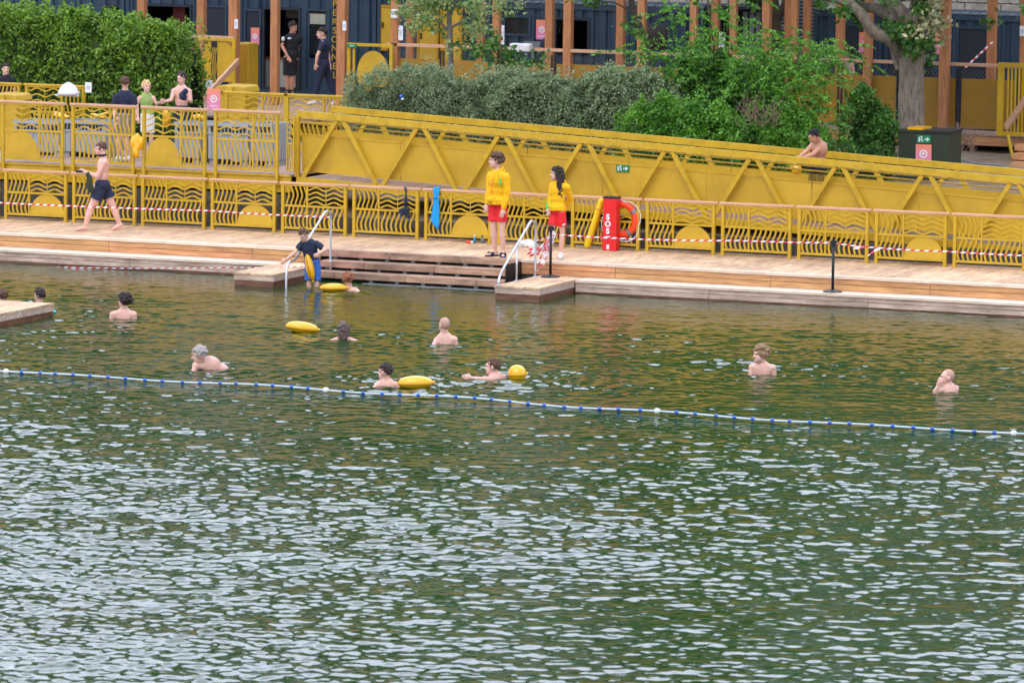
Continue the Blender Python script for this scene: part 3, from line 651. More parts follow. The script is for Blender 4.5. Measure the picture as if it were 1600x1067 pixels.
# left terrace guard with gate
def gate(pxa, pxb, Y, z0, z1, label, disc=False, name='yellow_gate'):
    xa, xb = ay(pxa, 100, Y).x, ay(pxb, 100, Y).x; t = thing(name, label, 'gate', ((xa+xb)/2, Y, z0))
    b = MB(); b.box(xa, xa+.07, Y-.03, Y+.03, z0, z1).box(xb-.07, xb, Y-.03, Y+.03, z0, z1).box(xa+.071, xb-.071, Y-.03, Y+.03, z1-.06, z1).box(xa+.071, xb-.071, Y-.03, Y+.03, z0+.1, z0+.15); b.build('frame', YEL, t)
    mid = (xa+xb)/2
    if disc:
        b = MB(); b.prism([(xb-.45+.36*math.cos(a), z0+.75+.48*math.sin(a)) for a in [2*PI*i/28 for i in range(28)]][::-1], Y-.012, Y+.012)
        b.build('oval_plate', YELP, t)
        b = MB(); [b.box(q, q+.03, Y-.01, Y+.01, z0+.151, z1-.061) for q in np.arange(xa+.12, xb-.85, .1)]; b.box(xb-.9, xb-.86, Y-.02, Y+.02, z0+.151, z1-.061); b.build('bars', YEL, t)
    else:
        n = 16
        b = MB().prism([(xa+.08, z0+.5), (mid-.1, z0+.5), (mid-.1, z1-.07), (xa+.25, z1-.07)], Y-.01, Y+.01).prism([(mid+.05, z0+.5), (xb-.08, z0+.5), (xb-.08, z1-.2), (xb-.2, z1-.07), (mid+.05, z1-.07)], Y-.01, Y+.01)
        b.build('sheet', YELP, t)
        b = MB()
        for q in (mid-.07, mid-.03, mid+.01): b.ribbon([(q+.015*math.sin(i*.9), z0+.3+(z1-z0-.5)*i/n) for i in range(n+1)], .014, Y-.01, Y+.01)
        for k in range(3): b.ribbon([(xa+.08+(xb-xa-.16)*i/n, z0+.2+k*.1+.02*math.sin(i*.9)) for i in range(n+1)], .022, Y-.01, Y+.01)
        b.build('bars', YEL, t)
    return t
gate(305, 368, 12, 1.4, 2.8, 'yellow sheet metal gate with paper notices beside the left hedge')
gate(543, 614, 12.3, 1.4, 2.78, 'yellow guard panel with a big oval plate right of the tall post', disc=True, name='guard_panel')
t = thing('yellow_cabinet', 'plain yellow cabinet standing behind the gate by the staff door', 'cabinet', (ay(379, 100, 13.2).x, 13.2, TZ))
xa, xb = ay(366, 100, 13.2).x, ay(388, 100, 13.2).x; zz = ay(379, 68, 13.2).z
MB().box(xa, xb, 13.2, 13.7, TZ+.01, zz).build('cabinet_body', YELP, t, bevel=.02); MB().box(xa+.03, xb-.03, 13.185, 13.198, TZ+.1, zz-.05).build('door', YELD, t)
t = MB().beam(ay(316, 157, 9), ay(372, 96, 11.8), .06, .13).build('stair_handrail', RAILW, None, loc=tuple(ay(316, 157, 9)), bevel=.01); tag(t, 'sloping pale timber handrail below the yellow gate', 'handrail')
t = MB().beam(ay(300, 57, 12.4), ay(366, 60, 12.4), .08, .06).build('timber_rail', RAILW, None, loc=tuple(ay(300, 57, 12.4))); tag(t, 'short timber rail on top of the yellow gate', 'rail')
# right stair
t = thing('yellow_stair_guard', 'yellow barred stair guard at the right edge of the terrace', 'guard rail', (ay(1562, 150, 11.8).x, 11.8, TZ))
xa = ay(1566, 150, 11.8).x; zb, zt = ay(1566, 212, 11.8).z, ay(1562, 98, 11.8).z
MB().box(xa-.09, xa+.03, 11.76, 11.84, zb, zt).box(xa+.031, xa+2.4, 11.77, 11.83, zt-.07, zt).box(xa+.031, xa+2.4, 11.77, 11.83, zb, zb+.08).build('frame', YEL, t)
b = MB(); [b.box(xa+.1+i*.075, xa+.135+i*.075, 11.79, 11.81, zb+.081, zt-.071) for i in range(30)]; b.build('bars', YEL, t)
MB().box(xa+.35, xa+2.3, 11.84, 11.85, zb+.1, zt-.1).build('back_sheet', YELD, t)
t = MB().beam(ay(1572, 200, 11.5), ay(1612, 142, 11.0), .06, .14).build('stair_handrail', RAILW, None, loc=tuple(ay(1572, 200, 11.5)), bevel=.01); tag(t, 'sloping pale timber handrail at the right edge in front of yellow bars', 'handrail')
t = thing('timber_stair', 'orange timber steps cut by the right edge above the gangway', 'stair', (ay(1595, 260, 10).x, 10.5, .8))
for k in range(4):
    P = ay(1580+k*3, 268-k*14, 9.8+.35*k); MB().box(P.x-.05, P.x+1.6, 9.8+.35*k, 10.2+.35*k, P.z-.12, P.z+.0).build('step', RISEW, t)
    MB().box(P.x+.0, P.x+1.55, 9.86+.35*k, 10.2+.35*k, .7, P.z-.122).build('riser', STEPW, t)
t = MB().beam(ay(1575, 213, 11.6), ay(1583, 250, 11.2), .05, .06).build('yellow_brace', YEL, None, loc=tuple(ay(1583, 250, 11.2))); tag(t, 'slim slanted yellow brace under the right stair guard', 'brace')
# ------------------------------------------------------------------ foliage
def noise1(seed):
    rg = np.random.default_rng(seed); K = [(rg.uniform(.4, 3.2), rg.uniform(0, 6.28), rg.uniform(.4, 3.2), rg.uniform(0, 6.28)) for _ in range(8)]
    def f(x, y):
        s = 0
        for a, p, c, q in K: s = s+np.sin(a*x+p)*np.cos(c*y+q)
        return s/3.2
    return f
def leaves(name, m, C, size, parent=None, seed=1, aspect=.5, up=.3, shade=None, loc=None, droop=0):
    rg = np.random.default_rng(seed); n = len(C); s = size*(.6+.8*rg.random(n))[:, None]
    d = rg.normal(size=(n, 3)); d[:, 2] -= droop; d /= np.linalg.norm(d, axis=1)[:, None]
    nn = rg.normal(size=(n, 3)); nn[:, 2] += up*2; nn[:, 1] -= up; nn -= d*(nn*d).sum(1)[:, None]; nn /= np.linalg.norm(nn, axis=1)[:, None]
    q = np.cross(d, nn); mid = C+nn*s*.08
    V = np.stack([C-d*s*.5, mid+q*s*aspect*.5, C+d*s*.5, mid-q*s*aspect*.5], 1).reshape(-1, 3)
    if loc is not None: V = V-np.array(loc)
    elif parent is not None: V = V-np.array(ROOT[root_of(parent).name][0])
    me = bpy.data.meshes.new(name); me.vertices.add(4*n); me.vertices.foreach_set('co', V.ravel().astype(np.float32))
    me.loops.add(4*n); me.loops.foreach_set('vertex_index', np.arange(4*n, dtype=np.int32)); me.polygons.add(n); me.polygons.foreach_set('loop_start', np.arange(n, dtype=np.int32)*4); me.update(calc_edges=True)
    r = np.clip(.45+.22*rg.normal(size=n)+(shade if shade is not None else 0), 0, 1); at = me.attributes.new('rnd', 'FLOAT', 'FACE'); at.data.foreach_set('value', r.astype(np.float32))
    me.materials.append(m); o = bpy.data.objects.new(name, me); put(o, parent, loc if parent is None else None); return o
def hedge(name, label, cat, xa, xb, ya, yb, z0, ztop, n, size, m, seed, lump=.12, aspect=.5, core=True, ends=.25, shadev=.25, sprigs=0):
    """a hedge body: ztop is a function of x; leaves on the lumpy front, top and back"""
    rg = np.random.default_rng(seed); f1 = noise1(seed); f2 = noise1(seed+1)
    t = thing(name, label, cat, ((xa+xb)/2, (ya+yb)/2, z0)); x = rg.uniform(xa, xb, n); h = np.array([ztop(v) for v in x])
    end = np.clip(np.minimum(x-xa, xb-x)/ends, .15, 1)**.5
    dpt = yb-ya; th = np.where(rg.random(n) < .8, rg.random(n)*PI*.5, PI*.5+rg.random(n)*PI*.4); th = np.where(rg.random(n) < .28, PI*.25+rg.random(n)*.8, th)
    cy, sy = np.cos(th), np.sin(th); fr = cy > .2
    ey = np.sign(cy)*np.abs(cy)**.62; ez = np.abs(sy)**.55
    ei = rg.random(n) < .07; x = np.where(ei, np.where(rg.random(n) < .5, xa, xb)+rg.normal(size=n)*.05, x); fill = np.where(ei, rg.random(n)**.5, 1.0); end = np.where(ei, .8, end)
    nz = f1(x*2.0, th*2.2)+.55*f2(x*5, th*5)+.3*f1(x*11+3, th*11)
    tp = ~fr
    rr = (1+lump*nz/np.maximum(.5, (h-z0)*.6))*fill*(.35+.65*end)
    y = ya+dpt/2-ey*dpt/2*(1+(rr-1)*.7); z = z0+(h-z0)*ez*np.where(ei, fill, 1+(rr-1)*.6*ez)
    sh_n = nz
    dp = rg.exponential(.06, n); y = y+np.where(fr, dp, 0); z = z-np.where(tp, dp, 0)
    C = np.stack([x, y, z], 1); C += rg.normal(size=C.shape)*.02
    sh = shadev*f2(x*3+5, z*3)*.8+.1*nz
    if sprigs:
        for k in range(sprigs):
            x_ = rg.uniform(xa+.1, xb-.1); hh = ztop(x_)-.06; L = rg.uniform(.1, .42); q = 26; tt = rg.random(q)
            P = np.stack([x_+tt*rg.uniform(-.15, .15)+rg.normal(size=q)*.025, ya+rg.uniform(.1, dpt*.6)+rg.normal(size=q)*.03, hh-.05+tt*L], 1); C = np.concatenate([C, P]); sh = np.concatenate([sh, np.full(q, .15)])
    leaves('foliage', m, C, size, t, seed, aspect=aspect, shade=sh)
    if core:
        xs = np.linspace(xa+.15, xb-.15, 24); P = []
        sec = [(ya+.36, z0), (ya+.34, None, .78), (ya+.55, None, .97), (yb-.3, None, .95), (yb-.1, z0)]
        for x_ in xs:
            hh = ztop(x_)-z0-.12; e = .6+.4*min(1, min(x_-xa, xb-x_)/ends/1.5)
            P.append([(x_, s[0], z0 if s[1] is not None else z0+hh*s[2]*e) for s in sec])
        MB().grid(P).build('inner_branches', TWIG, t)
    return t
hx = lambda px, Y, py=110: ay(px, py, Y).x
f0 = noise1(3)
LH = 7.0
hedge('hedge', 'tall bright green leafy hedge at the upper left behind the people', 'hedge', -9.5, hx(294, LH), LH-.9, LH+1.2, 1.0,
      lambda x: float(np.interp(x, [-9, -4.7, -3, -2, -1.2, -.9], [3.5, 3.52, 3.42, 3.3, 3.15, 2.9]))+.12*float(f0(x*2, 1))+.06*float(f0(x*5, 1)), 46000, .08, LEAFL, 21, lump=.24, aspect=.55, sprigs=150)
f3 = noise1(31)
hedge('hedge', 'long grey-green small leaved hedge above the yellow gangway', 'hedge', hx(562, 5.2), hx(1062, 5.2), 4.3, 6.2, .8,
      lambda x: float(np.interp(x, [3.3, 4.5, 6, 8, 9.4, 10.2], [2.42, 2.66, 2.64, 2.72, 2.74, 2.3]))+.07*float(f3(x*3, 0))+.06*float(f3(x*7, 0)), 82000, .055, LEAFG, 22, lump=.26, aspect=.45, sprigs=150)
hedge('bush', 'bright green low bush between the grey-green hedge and the bare twigs', 'bush', hx(985, 4.3), hx(1175, 4.3), 3.4, 4.6, .7,
      lambda x: float(np.interp(x, [9, 10, 11.2], [1.9, 2.35, 2.25]))+.12*float(f3(x*5, 2)), 15000, .07, LEAFM, 23, lump=.2, aspect=.6, sprigs=20)
hedge('bush', 'dark green bush mass behind the bright low bush', 'bush', hx(1050, 6.2), hx(1215, 6.2), 5.4, 7.2, .8,
      lambda x: float(np.interp(x, [8.5, 9.5, 11], [2.55, 3.0, 2.9]))+.15*float(f3(x*4, 3)), 17000, .08, LEAFD, 24, lump=.25, aspect=.5, sprigs=30)
hedge('bush', 'green bush right of the bare twigs reaching down to the gangway', 'bush', hx(1195, 4.6), hx(1296, 4.6), 3.9, 5.6, .7,
      lambda x: float(np.interp(x, [11.2, 12.2, 13.2], [2.3, 2.2, 1.75]))+.15*float(f3(x*5, 4)), 13000, .08, LEAFM, 25, lump=.25, aspect=.45, sprigs=14)
hedge('shrub', 'small green shrub left of the big plane tree trunk', 'shrub', hx(1322, 8), hx(1400, 8), 7.4, 8.7, .8,
      lambda x: float(np.interp(x, [12.2, 12.7, 13.1], [2.1, 2.45, 2.2])), 5500, .08, LEAFD, 26, lump=.2, aspect=.5, sprigs=6)
b_ = hedge('creeper', 'brown dry creeper covering the bank left of the dark bin', 'creeper', hx(1290, 7), hx(1400, 7), 6.5, 7.6, .6, lambda x: 1.5+.1*float(f3(x*5, 7)), 3000, .05, LEAFD, 27, lump=.15)
# dry twigs
def twigs(label, px0, px1, py0, py1, Y, n, seed):
    rg = random.Random(seed); t0 = ay((px0+px1)/2, py1, Y); b = MB()
    for i in range(n):
        p = ay(rg.uniform(px0, px1), rg.uniform((py0+py1)/2, py1), Y+rg.uniform(-.3, .3)); d = Vector((rg.uniform(-1, 1), rg.uniform(-.3, .3), rg.uniform(.2, 1.2))).normalized(); L = rg.uniform(.15, .45)
        b.tube([p, p+d*L*.5+Vector((rg.uniform(-.04, .04), 0, .02)), p+d*L], [.008, .006, .003], 4)
    o = b.build('dry_twigs', TWIGB, None, loc=tuple(t0)); tag(o, label, 'twigs', kind=None)
twigs('tangle of bare brown twigs between two green bushes', 1145, 1215, 140, 200, 3.75, 60, 3)
twigs('dry brown weeds right of the dark green bin', 1495, 1522, 185, 240, 8.6, 40, 4)
def fern_tree(label, spots, seed, trunk, stemr=.03):
    t = thing('feathery_tree', label, 'tree', trunk[0]); MB().tube(trunk, [stemr*(1-.6*i/(len(trunk)-1)) for i in range(len(trunk))], 7).build('trunk', BARKD, t, smooth=True)
    rg = np.random.default_rng(seed); C = []; sh = []; D = MB()
    for (px, py, Y, rx, ry, n) in spots:
        c = ay(px, py, Y); s = pxm(c)
        for k in range(n):
            o = c+Vector((rg.normal()*rx/s*.6, rg.normal()*.3, rg.normal()*ry/s*.6)); d = Vector((rg.normal(), rg.normal()*.4, rg.normal()*.45-.15)).normalized(); L = rg.uniform(.25, .55); v = .25*rg.normal()
            for j in range(11):
                a = j/10; pt = o+d*(L*a)+Vector((0, 0, -.25*L*a*a))
                for sg in (-1, 1): C.append(pt+d.cross(Vector((0, .5, 1))).normalized()*sg*.028); sh.append(v)
    leaves('foliage', LEAFM, np.array([tuple(c) for c in C]), .075, t, seed, aspect=.45, shade=np.array(sh)*.6+.05)
fern_tree('young feathery-leaved green tree leaning over the hedge end', [(1020, 90, 5.6, 70, 30, 34), (1100, 50, 5.8, 55, 40, 40), (1090, 100, 5.6, 60, 40, 70), (1060, 20, 6, 50, 18, 10), (1140, 20, 6.2, 30, 20, 14), (1170, 90, 5.5, 60, 40, 70)], 41,
          [ay(1110, 215, 5.8), ay(1106, 150, 5.8), ay(1118, 90, 5.8), ay(1108, 20, 5.8), ay(1100, -40, 5.8)])
fern_tree('green robinia bush with drooping leaves before the yellow fence', [(1230, 110, 5.2, 60, 35, 100), (1260, 90, 5.4, 55, 25, 60), (1255, 150, 5.0, 55, 40, 90), (1300, 100, 5.2, 26, 30, 24), (1200, 75, 5.4, 50, 18, 26), (1230, 190, 4.8, 60, 30, 60)], 42,
          [ay(1225, 225, 5.2), ay(1222, 170, 5.2), ay(1235, 120, 5.2), ay(1250, 80, 5.3)])
def clump_leaves(spots, seed, n_scale=1.0):
    rg = np.random.default_rng(seed); C = []; sh = []
    for (c, r, n) in spots:
        k = max(1, n//30); cen = [(c[0]+rg.normal()*r[0]*.55, c[1]+rg.normal()*r[1]*.55, c[2]+rg.normal()*r[2]*.55) for _ in range(k)]
        for q in cen:
            m_ = 30; P = np.array(q)+rg.normal(size=(m_, 3))*np.array([.1, .1, .08]); C.append(P); sh.append(np.full(m_, rg.normal()*.15))
    return np.concatenate(C), np.concatenate(sh)
def tree(label, trunk, radii, limbs, crowns, leafm, size, bark, seed, extra=None, name='tree', up=.3):
    t = thing(name, label, 'tree', trunk[0]); MB().tube(trunk, radii, 14).build('trunk', bark, t, smooth=True)
    for (pts, r0, r1) in limbs:
        n = len(pts); MB().tube(pts, [r0+(r1-r0)*i/(n-1) for i in range(n)], 9).build('limb', bark, t, smooth=True)
    C, sh = clump_leaves(crowns, seed); leaves('crown', leafm, C, size, t, seed, aspect=.75, shade=sh, up=up)
    if extra:
        C, sh = clump_leaves(extra[1], seed+9); leaves('blossom', extra[0], C, extra[2], t, seed+9, aspect=.8, shade=sh+.15)
    return t
def cr(px, py, Y, rx, rz, n, ry=.5): return (tuple(ay(px, py, Y)), (rx, ry, rz), n)
def sm(pts, k=6):     # smooth path through points
    pts = [Vector(p) for p in pts]; out = []
    for i in range(len(pts)-1):
        p0, p1, p2, p3 = pts[max(i-1, 0)], pts[i], pts[i+1], pts[min(i+2, len(pts)-1)]
        for j in range(k):
            t = j/k; out.append(.5*((2*p1)+(p2-p0)*t+(2*p0-5*p1+4*p2-p3)*t*t+(3*p1-p0-3*p2+p3)*t**3))
    return out+[pts[-1]]
Y7 = 8.2
tree('small variegated pale-leaved tree growing behind the grey-green hedge', sm([ay(704, 190, Y7), ay(704, 100, Y7), ay(703, 55, Y7), ay(702, 20, Y7), ay(706, -60, Y7)]), [.065]*7+[.055]*6+[.05]*6+[.03]*5+[.015], [
    (sm([ay(703, 50, Y7), ay(680, 30, Y7-.2), ay(650, 18, Y7-.3)]), .03, .008), (sm([ay(703, 45, Y7), ay(730, 30, Y7), ay(765, 22, Y7-.2)]), .03, .008), (sm([ay(703, 25, Y7), ay(690, -10, Y7), ay(670, -50, Y7)]), .03, .01), (sm([ay(704, 20, Y7), ay(725, -20, Y7), ay(745, -60, Y7)]), .03, .01)],
    [cr(655, 22, Y7-.3, .45, .22, 420), (cr(700, 5, Y7, .8, .3, 700)), cr(765, 25, Y7-.2, .35, .28, 300), cr(665, 45, Y7-.3, .4, .12, 110), cr(725, 40, Y7, .3, .18, 150), cr(705, -60, Y7, 1.3, .7, 2600, 1), cr(640, 50, Y7, .1, .1, 30), cr(708, 65, Y7, .1, .12, 30), cr(800, 10, Y7, .3, .15, 90)], LEAFP, .085, BARKG, 51)
Y8 = 8.6
tree('slim dark trunk leaning right, sparse leaves, before the wide window', sm([ay(1016, 150, Y8), ay(1013, 85, Y8), ay(1003, 50, Y8), ay(991, 22, Y8), ay(983, -20, Y8), ay(975, -90, Y8)]), [.06, .06, .06, .06, .058, .058]*4+[.05]*6+[.03], [
    (sm([ay(991, 22, Y8), ay(960, 5, Y8), ay(935, 5, Y8)]), .02, .008)], [cr(930, 5, Y8, .12, .25, 70), cr(985, 45, Y8, .18, .16, 90), cr(940, -40, Y8, 1.0, .4, 900, 1), cr(985, -110, Y8, 1.6, .7, 2400, 1.2), cr(997, 58, Y8, .15, .1, 40)], LEAFD, .10, BARKD, 52)
Y9 = 14.6
tree('thick dark trunk behind the timber posts in front of the louvre screen', sm([ay(1207, 120, Y9), ay(1206, 60, Y9), ay(1204, 20, Y9), ay(1198, -20, Y9), ay(1190, -120, Y9)]), [.2]*25, [
    (sm([ay(1213, 30, Y9), ay(1228, 8, Y9), ay(1250, -20, Y9), ay(1270, -90, Y9)]), .1, .05), (sm([ay(1196, 20, Y9), ay(1188, 0, Y9), ay(1175, -50, Y9)]), .1, .05)], [cr(1190, -160, Y9, 3, 1.2, 6000, 1.8), cr(1180, -2, Y9, .3, .1, 60)], LEAFD, .13, BARKD, 53)
Y10 = 9.6
B = lambda x, y, d=0: ay(x, y, Y10+d)
tree('big pale plane tree with thick forked trunk right of the bushes', sm([B(1424, 262), B(1424, 200), B(1424, 140), B(1425, 95), B(1428, 60), B(1436, 20), B(1445, -60), B(1450, -200)]), [.30]*2+[.255]*10+[.245]*6+[.26]*6+[.2]*12+[.12]*7, [
    (sm([B(1412, 88), B(1392, 62, -.3), B(1365, 50, -.4), B(1345, 22, -.5), B(1318, 2, -.5), B(1270, -12, -.6), B(1230, -60, -.6)]), .15, .07),
    (sm([B(1420, 70, .1), B(1395, 30, .2), B(1370, 14, .3), B(1340, 8, .3), B(1300, -20, .3)]), .16, .07),
    (sm([B(1428, 60, .1), B(1410, 20, .0), B(1385, -8, .0), B(1360, -60, .0)]), .15, .08),
    (sm([B(1432, 55), B(1450, 20), B(1458, -20, .2), B(1490, -100, .2)]), .14, .08),
    (sm([B(1405, 110, .1), B(1396, 80, .2), B(1392, 40, .3), B(1380, 0, .3)]), .07, .05)],
    [cr(1435, 78, Y10-.5, .3, .22, 330), cr(1400, 45, Y10-.4, .25, .2, 180), cr(1325, 25, Y10-.4, .2, .15, 120), cr(1445, 20, Y10-.4, .2, .18, 150), cr(1425, 60, Y10-.4, .25, .3, 260), cr(1350, -120, Y10, 3.2, 1.3, 7000, 2.2), cr(1500, -140, Y10, 3, 1.4, 7000, 2.2), cr(1340, -30, Y10, .6, .12, 100)],
    LEAFD, .12, BARK, 54, extra=(LEAFF, [cr(1445, 50, Y10-.6, .22, .2, 240), cr(1455, 20, Y10-.6, .2, .15, 90)], .09))
tree('climbing leafy sapling in front of the kiosk corner posts', sm([ay(775, 120, 8), ay(778, 80, 8), ay(770, 58, 8)]), [.02]*13, [], [cr(775, 68, 8, .12, .1, 90), cr(790, 92, 8, .4, .12, 260), cr(760, 90, 8, .15, .1, 60), cr(825, 100, 7.8, .25, .1, 130), cr(720, 70, 8, .12, .06, 30)], LEAFD, .1, BARKD, 55, name='sapling')
for i, x_ in enumerate(np.arange(-62, 62, 9.5)):      # the tall park trees beyond the building, seen mirrored in the water
    x_ = float(x_+RNG.uniform(-2, 2)); y_ = 34+RNG.uniform(-1.5, 3); h_ = RNG.uniform(20, 27.5); t = thing('tall_tree', 'tall dark tree far behind the stone building', 'tree', (x_, y_, 1.2), 0, 'tall trees behind the building')
    MB().tube([(x_, y_, 1.2), (x_+.3, y_, 8), (x_, y_, 14)], [.5, .35, .15], 10).build('trunk', BARKD, t)
    n_ = 3800; u_ = RNG.normal(size=(n_, 3)); u_ /= np.linalg.norm(u_, axis=1)[:, None]; r_ = (.55+.45*RNG.random(n_))**.6
    P_ = np.stack([x_+u_[:, 0]*6.2*r_, y_+u_[:, 1]*4*r_, h_-10+u_[:, 2]*10*r_*(1+.18*np.sin(u_[:, 0]*9))], 1)
    leaves('crown', LEAFD, P_, .95, t, 70+i, aspect=.8)
# ------------------------------------------------------------------ barrier tape, ropes
def tape(name, label, pts, w=.026, seg=.08, sag=0, twist=0, slack=None):
    pts = [Vector(p) for p in pts]; P = []
    for i in range(len(pts)-1):
        a, c = pts[i], pts[i+1]; L = (c-a).length; n = max(2, int(L/seg*2))
        for j in range(n): t = j/n; P.append(a.lerp(c, t)+Vector((0, 0, -sag*4*t*(1-t))))
    P.append(pts[-1]); b = MB(); n = len(P)
    for i in range(n-1):
        d = (P[i+1]-P[i]).normalized(); tw = twist*math.sin(i*.35); u = (Vector((0, math.sin(tw), math.cos(tw)))); sl = d*.02
        a, c = P[i], P[i+1]
        b.add([a-u*w/2-sl, c-u*w/2-sl, c+u*w/2+sl, a+u*w/2+sl], [(0, 1, 2, 3)], (i//2) % 2)
        q = Vector((0, .002, 0)); b.add([a-u*w/2-sl+q, c-u*w/2-sl+q, c+u*w/2+sl+q, a+u*w/2+sl+q], [(3, 2, 1, 0)], (i//2) % 2)
    o = b.build(name, [TAPEW, TAPER], None, loc=tuple(pts[0])); tag(o, label, 'barrier tape'); return o
HX = 6.66
tape('barrier_tape', 'red and white barrier tape stretched across the walker to the left handrail', [ay(-40, 315, -2.2), ay(0, 317, -2.2), ay(330, 329.5, -2.5), Vector((HX, -3.06, .63))], sag=.012)
tape('barrier_tape', 'red and white tape from the leaning stanchion past the SOS post to the lone stanchion', [ay(862, 366, -2.45), ay(1000, 374, -2.45), ay(1155, 376, -2.45), ay(1301, 379.5, -2.5)], sag=.008)
tape('barrier_tape', 'red and white tape from the lone stanchion to the right edge', [ay(1301, 379.5, -2.52), ay(1365, 387, -2.5), ay(1480, 393, -2.4), ay(1640, 401, -2.4)], sag=.008)
tape('barrier_tape', 'red and white tape between the right handrail and the leaning stanchion', [Vector((10.56, -3.03, .4)), ay(866, 362, -2.46)], sag=.04)
tape('barrier_tape', 'red and white tape hanging low over the water at the left', [ay(62, 416.5, -3.4), ay(200, 419.5, -3.4), ay(365, 418, -3.4), ay(474, 417, -3.8)], w=.015, sag=.004)
tape('barrier_tape', 'knotted end of tape fluttering below the line at the right', [ay(1374, 388, -2.55), ay(1362, 395, -2.55), ay(1356, 400, -2.55)], w=.05, twist=1)
tape('barrier_tape', 'short doubled tape end lying along the line right of the lone stanchion', [ay(1335, 387.5, -2.56), ay(1352, 386, -2.56)], w=.05, twist=1)
tape('barrier_tape', 'tape hanging diagonally from the thick post across the dark container', [ay(1551, 66, 13.4), ay(1507, 107, 12.7)], w=.05)
b = MB(); rg = random.Random(8)
for k in range(26):
    a = ay(864+rg.uniform(-5, 5), 366+rg.uniform(-6, 8), -2.62+rg.uniform(-.06, .04)); c = ay(rg.choice([824, 830, 838, 846, 852])+rg.uniform(-4, 4), rg.choice([395, 405, 418, 432])+rg.uniform(-6, 5), -2.85+rg.uniform(-.1, .06)) if k % 2 else ay(856+rg.uniform(-9, 9), 392+rg.uniform(-8, 8), -2.7)
    prev = a; n = 6
    for j in range(1, n+1):
        t_ = j/n; p = a.lerp(c, t_)+Vector((0, 0, -.07*math.sin(PI*t_)))
        u = Vector((rg.uniform(-.3, .3), .2, .7)).normalized()*.018; b.add([prev-u, p-u, p+u, prev+u], [(0, 1, 2, 3)], (j+k) % 2); b.add([prev-u+Vector((0, .003, 0)), p-u+Vector((0, .003, 0)), p+u+Vector((0, .003, 0)), prev+u+Vector((0, .003, 0))], [(3, 2, 1, 0)], (j+k) % 2)
        prev = p
o = b.build('tape_tangle', [TAPEW, TAPER], None, loc=tuple(ay(862, 380, -2.7))); tag(o, 'tangled bundle of red and white tape wound on the leaning stanchion', 'barrier tape')
# lane line
RY = az(12, 581, WZ+.02).y
xs0, xs1 = az(12, 581, WZ+.02).x, az(517, 610, WZ+.02).x; pit = (xs1-xs0)/18
ll = thing('lane_rope', 'white swimming lane rope with small blue floats across the water', 'rope', (16, RY, WZ))
N0, N1 = -12, 62
def ry(x): return RY+.10*math.sin(x*.55)+.05*math.sin(x*1.7)
def rzz(x): return WZ+.042+.012*math.sin(x*2.1)
P = [(xs0+pit*i/3, ry(xs0+pit*i/3), rzz(xs0+pit*i/3)) for i in range(N0*3, N1*3+1)]
MB().tube(P, .015, 8).build('rope_tube', ROPEC, ll, smooth=True)
for i in range(N0, N1+1):
    x = xs0+pit*i+RNG.normal()*.012; big = (i % 18 == 0); r = .042 if big else .029
    b = MB(); b.tube([(x-r*1.0, ry(x), rzz(x)), (x-r*.8, ry(x), rzz(x)), (x-r*.35, ry(x), rzz(x)), (x+r*.35, ry(x), rzz(x)), (x+r*.8, ry(x), rzz(x)), (x+r, ry(x), rzz(x))], [r*.45, r*.8, r, r, r*.8, r*.45], 12)
    b.build('white_float' if big else 'blue_float', WHITE if big else BLUEP, ll, smooth=True)
# ------------------------------------------------------------------ ladders / handrails
def handrail(X, label, three, yb, zb_):
    t = thing('pool_handrail', label, 'handrail', (X, -3.9, -.3))
    P = [(X, yb, zb_), (X, yb+.01, -.14 if three else -.1), (X, -4.45, .04), (X, -3.42, .66), (X, -3.28, .735), (X, -3.13, .735), (X, -3.05, .62), (X, -3.05, -.3 if not three else LZ+.005)]
    MB().tube(sm(P, 5), .021, 10).build('rail_tube', CHROME, t, smooth=True)
    if three: MB().tube([(X, -3.88, .33), (X, -3.88, LZ)], .018, 10).build('support_tube', CHROME, t, smooth=True)
    for (yy, zz) in (((yb, zb_), (-3.05, LZ), (-3.88, LZ)) if three else ((-3.05, -.15),)): MB().cone((X, yy, zz+.001), (X, yy, zz+.015), .045, .045).build('foot_plate', CHROME, t, smooth=True)
handrail(6.66, 'curved steel handrail left of the steps beside the boy', False, -4.85, -.95)
handrail(10.56, 'curved steel handrail on the jetty right of the steps', True, -4.66, LZ)
def stanchion(px, py, label):
    c = ay(px, py, -2.9); c.z = LZ+.001; t = thing('stanchion', label, 'stanchion', c, 0, 'black barrier stanchions')
    MB().tube([(0, 0, 0), (0, 0, .014), (0, 0, .022), (0, 0, .05)], [.165, .165, .14, .03], 28).build('base', BLACK, t, world=False, smooth=False)
    MB().cone((0, 0, .05), (0, 0, .8), .024, .024).build('pole', BLACK, t, world=False, smooth=True)
    MB().cone((0, 0, .8), (0, 0, .89), .04, .04).box(-.055, .055, -.012, .012, .82, .87).build('belt_head', BLACK, t, world=False)
    return t
stanchion(860, 429.5, 'black stanchion wrapped in tangled tape beside the woman lifeguard')
stanchion(1301, 451.5, 'lone black stanchion on the ledge at the right')
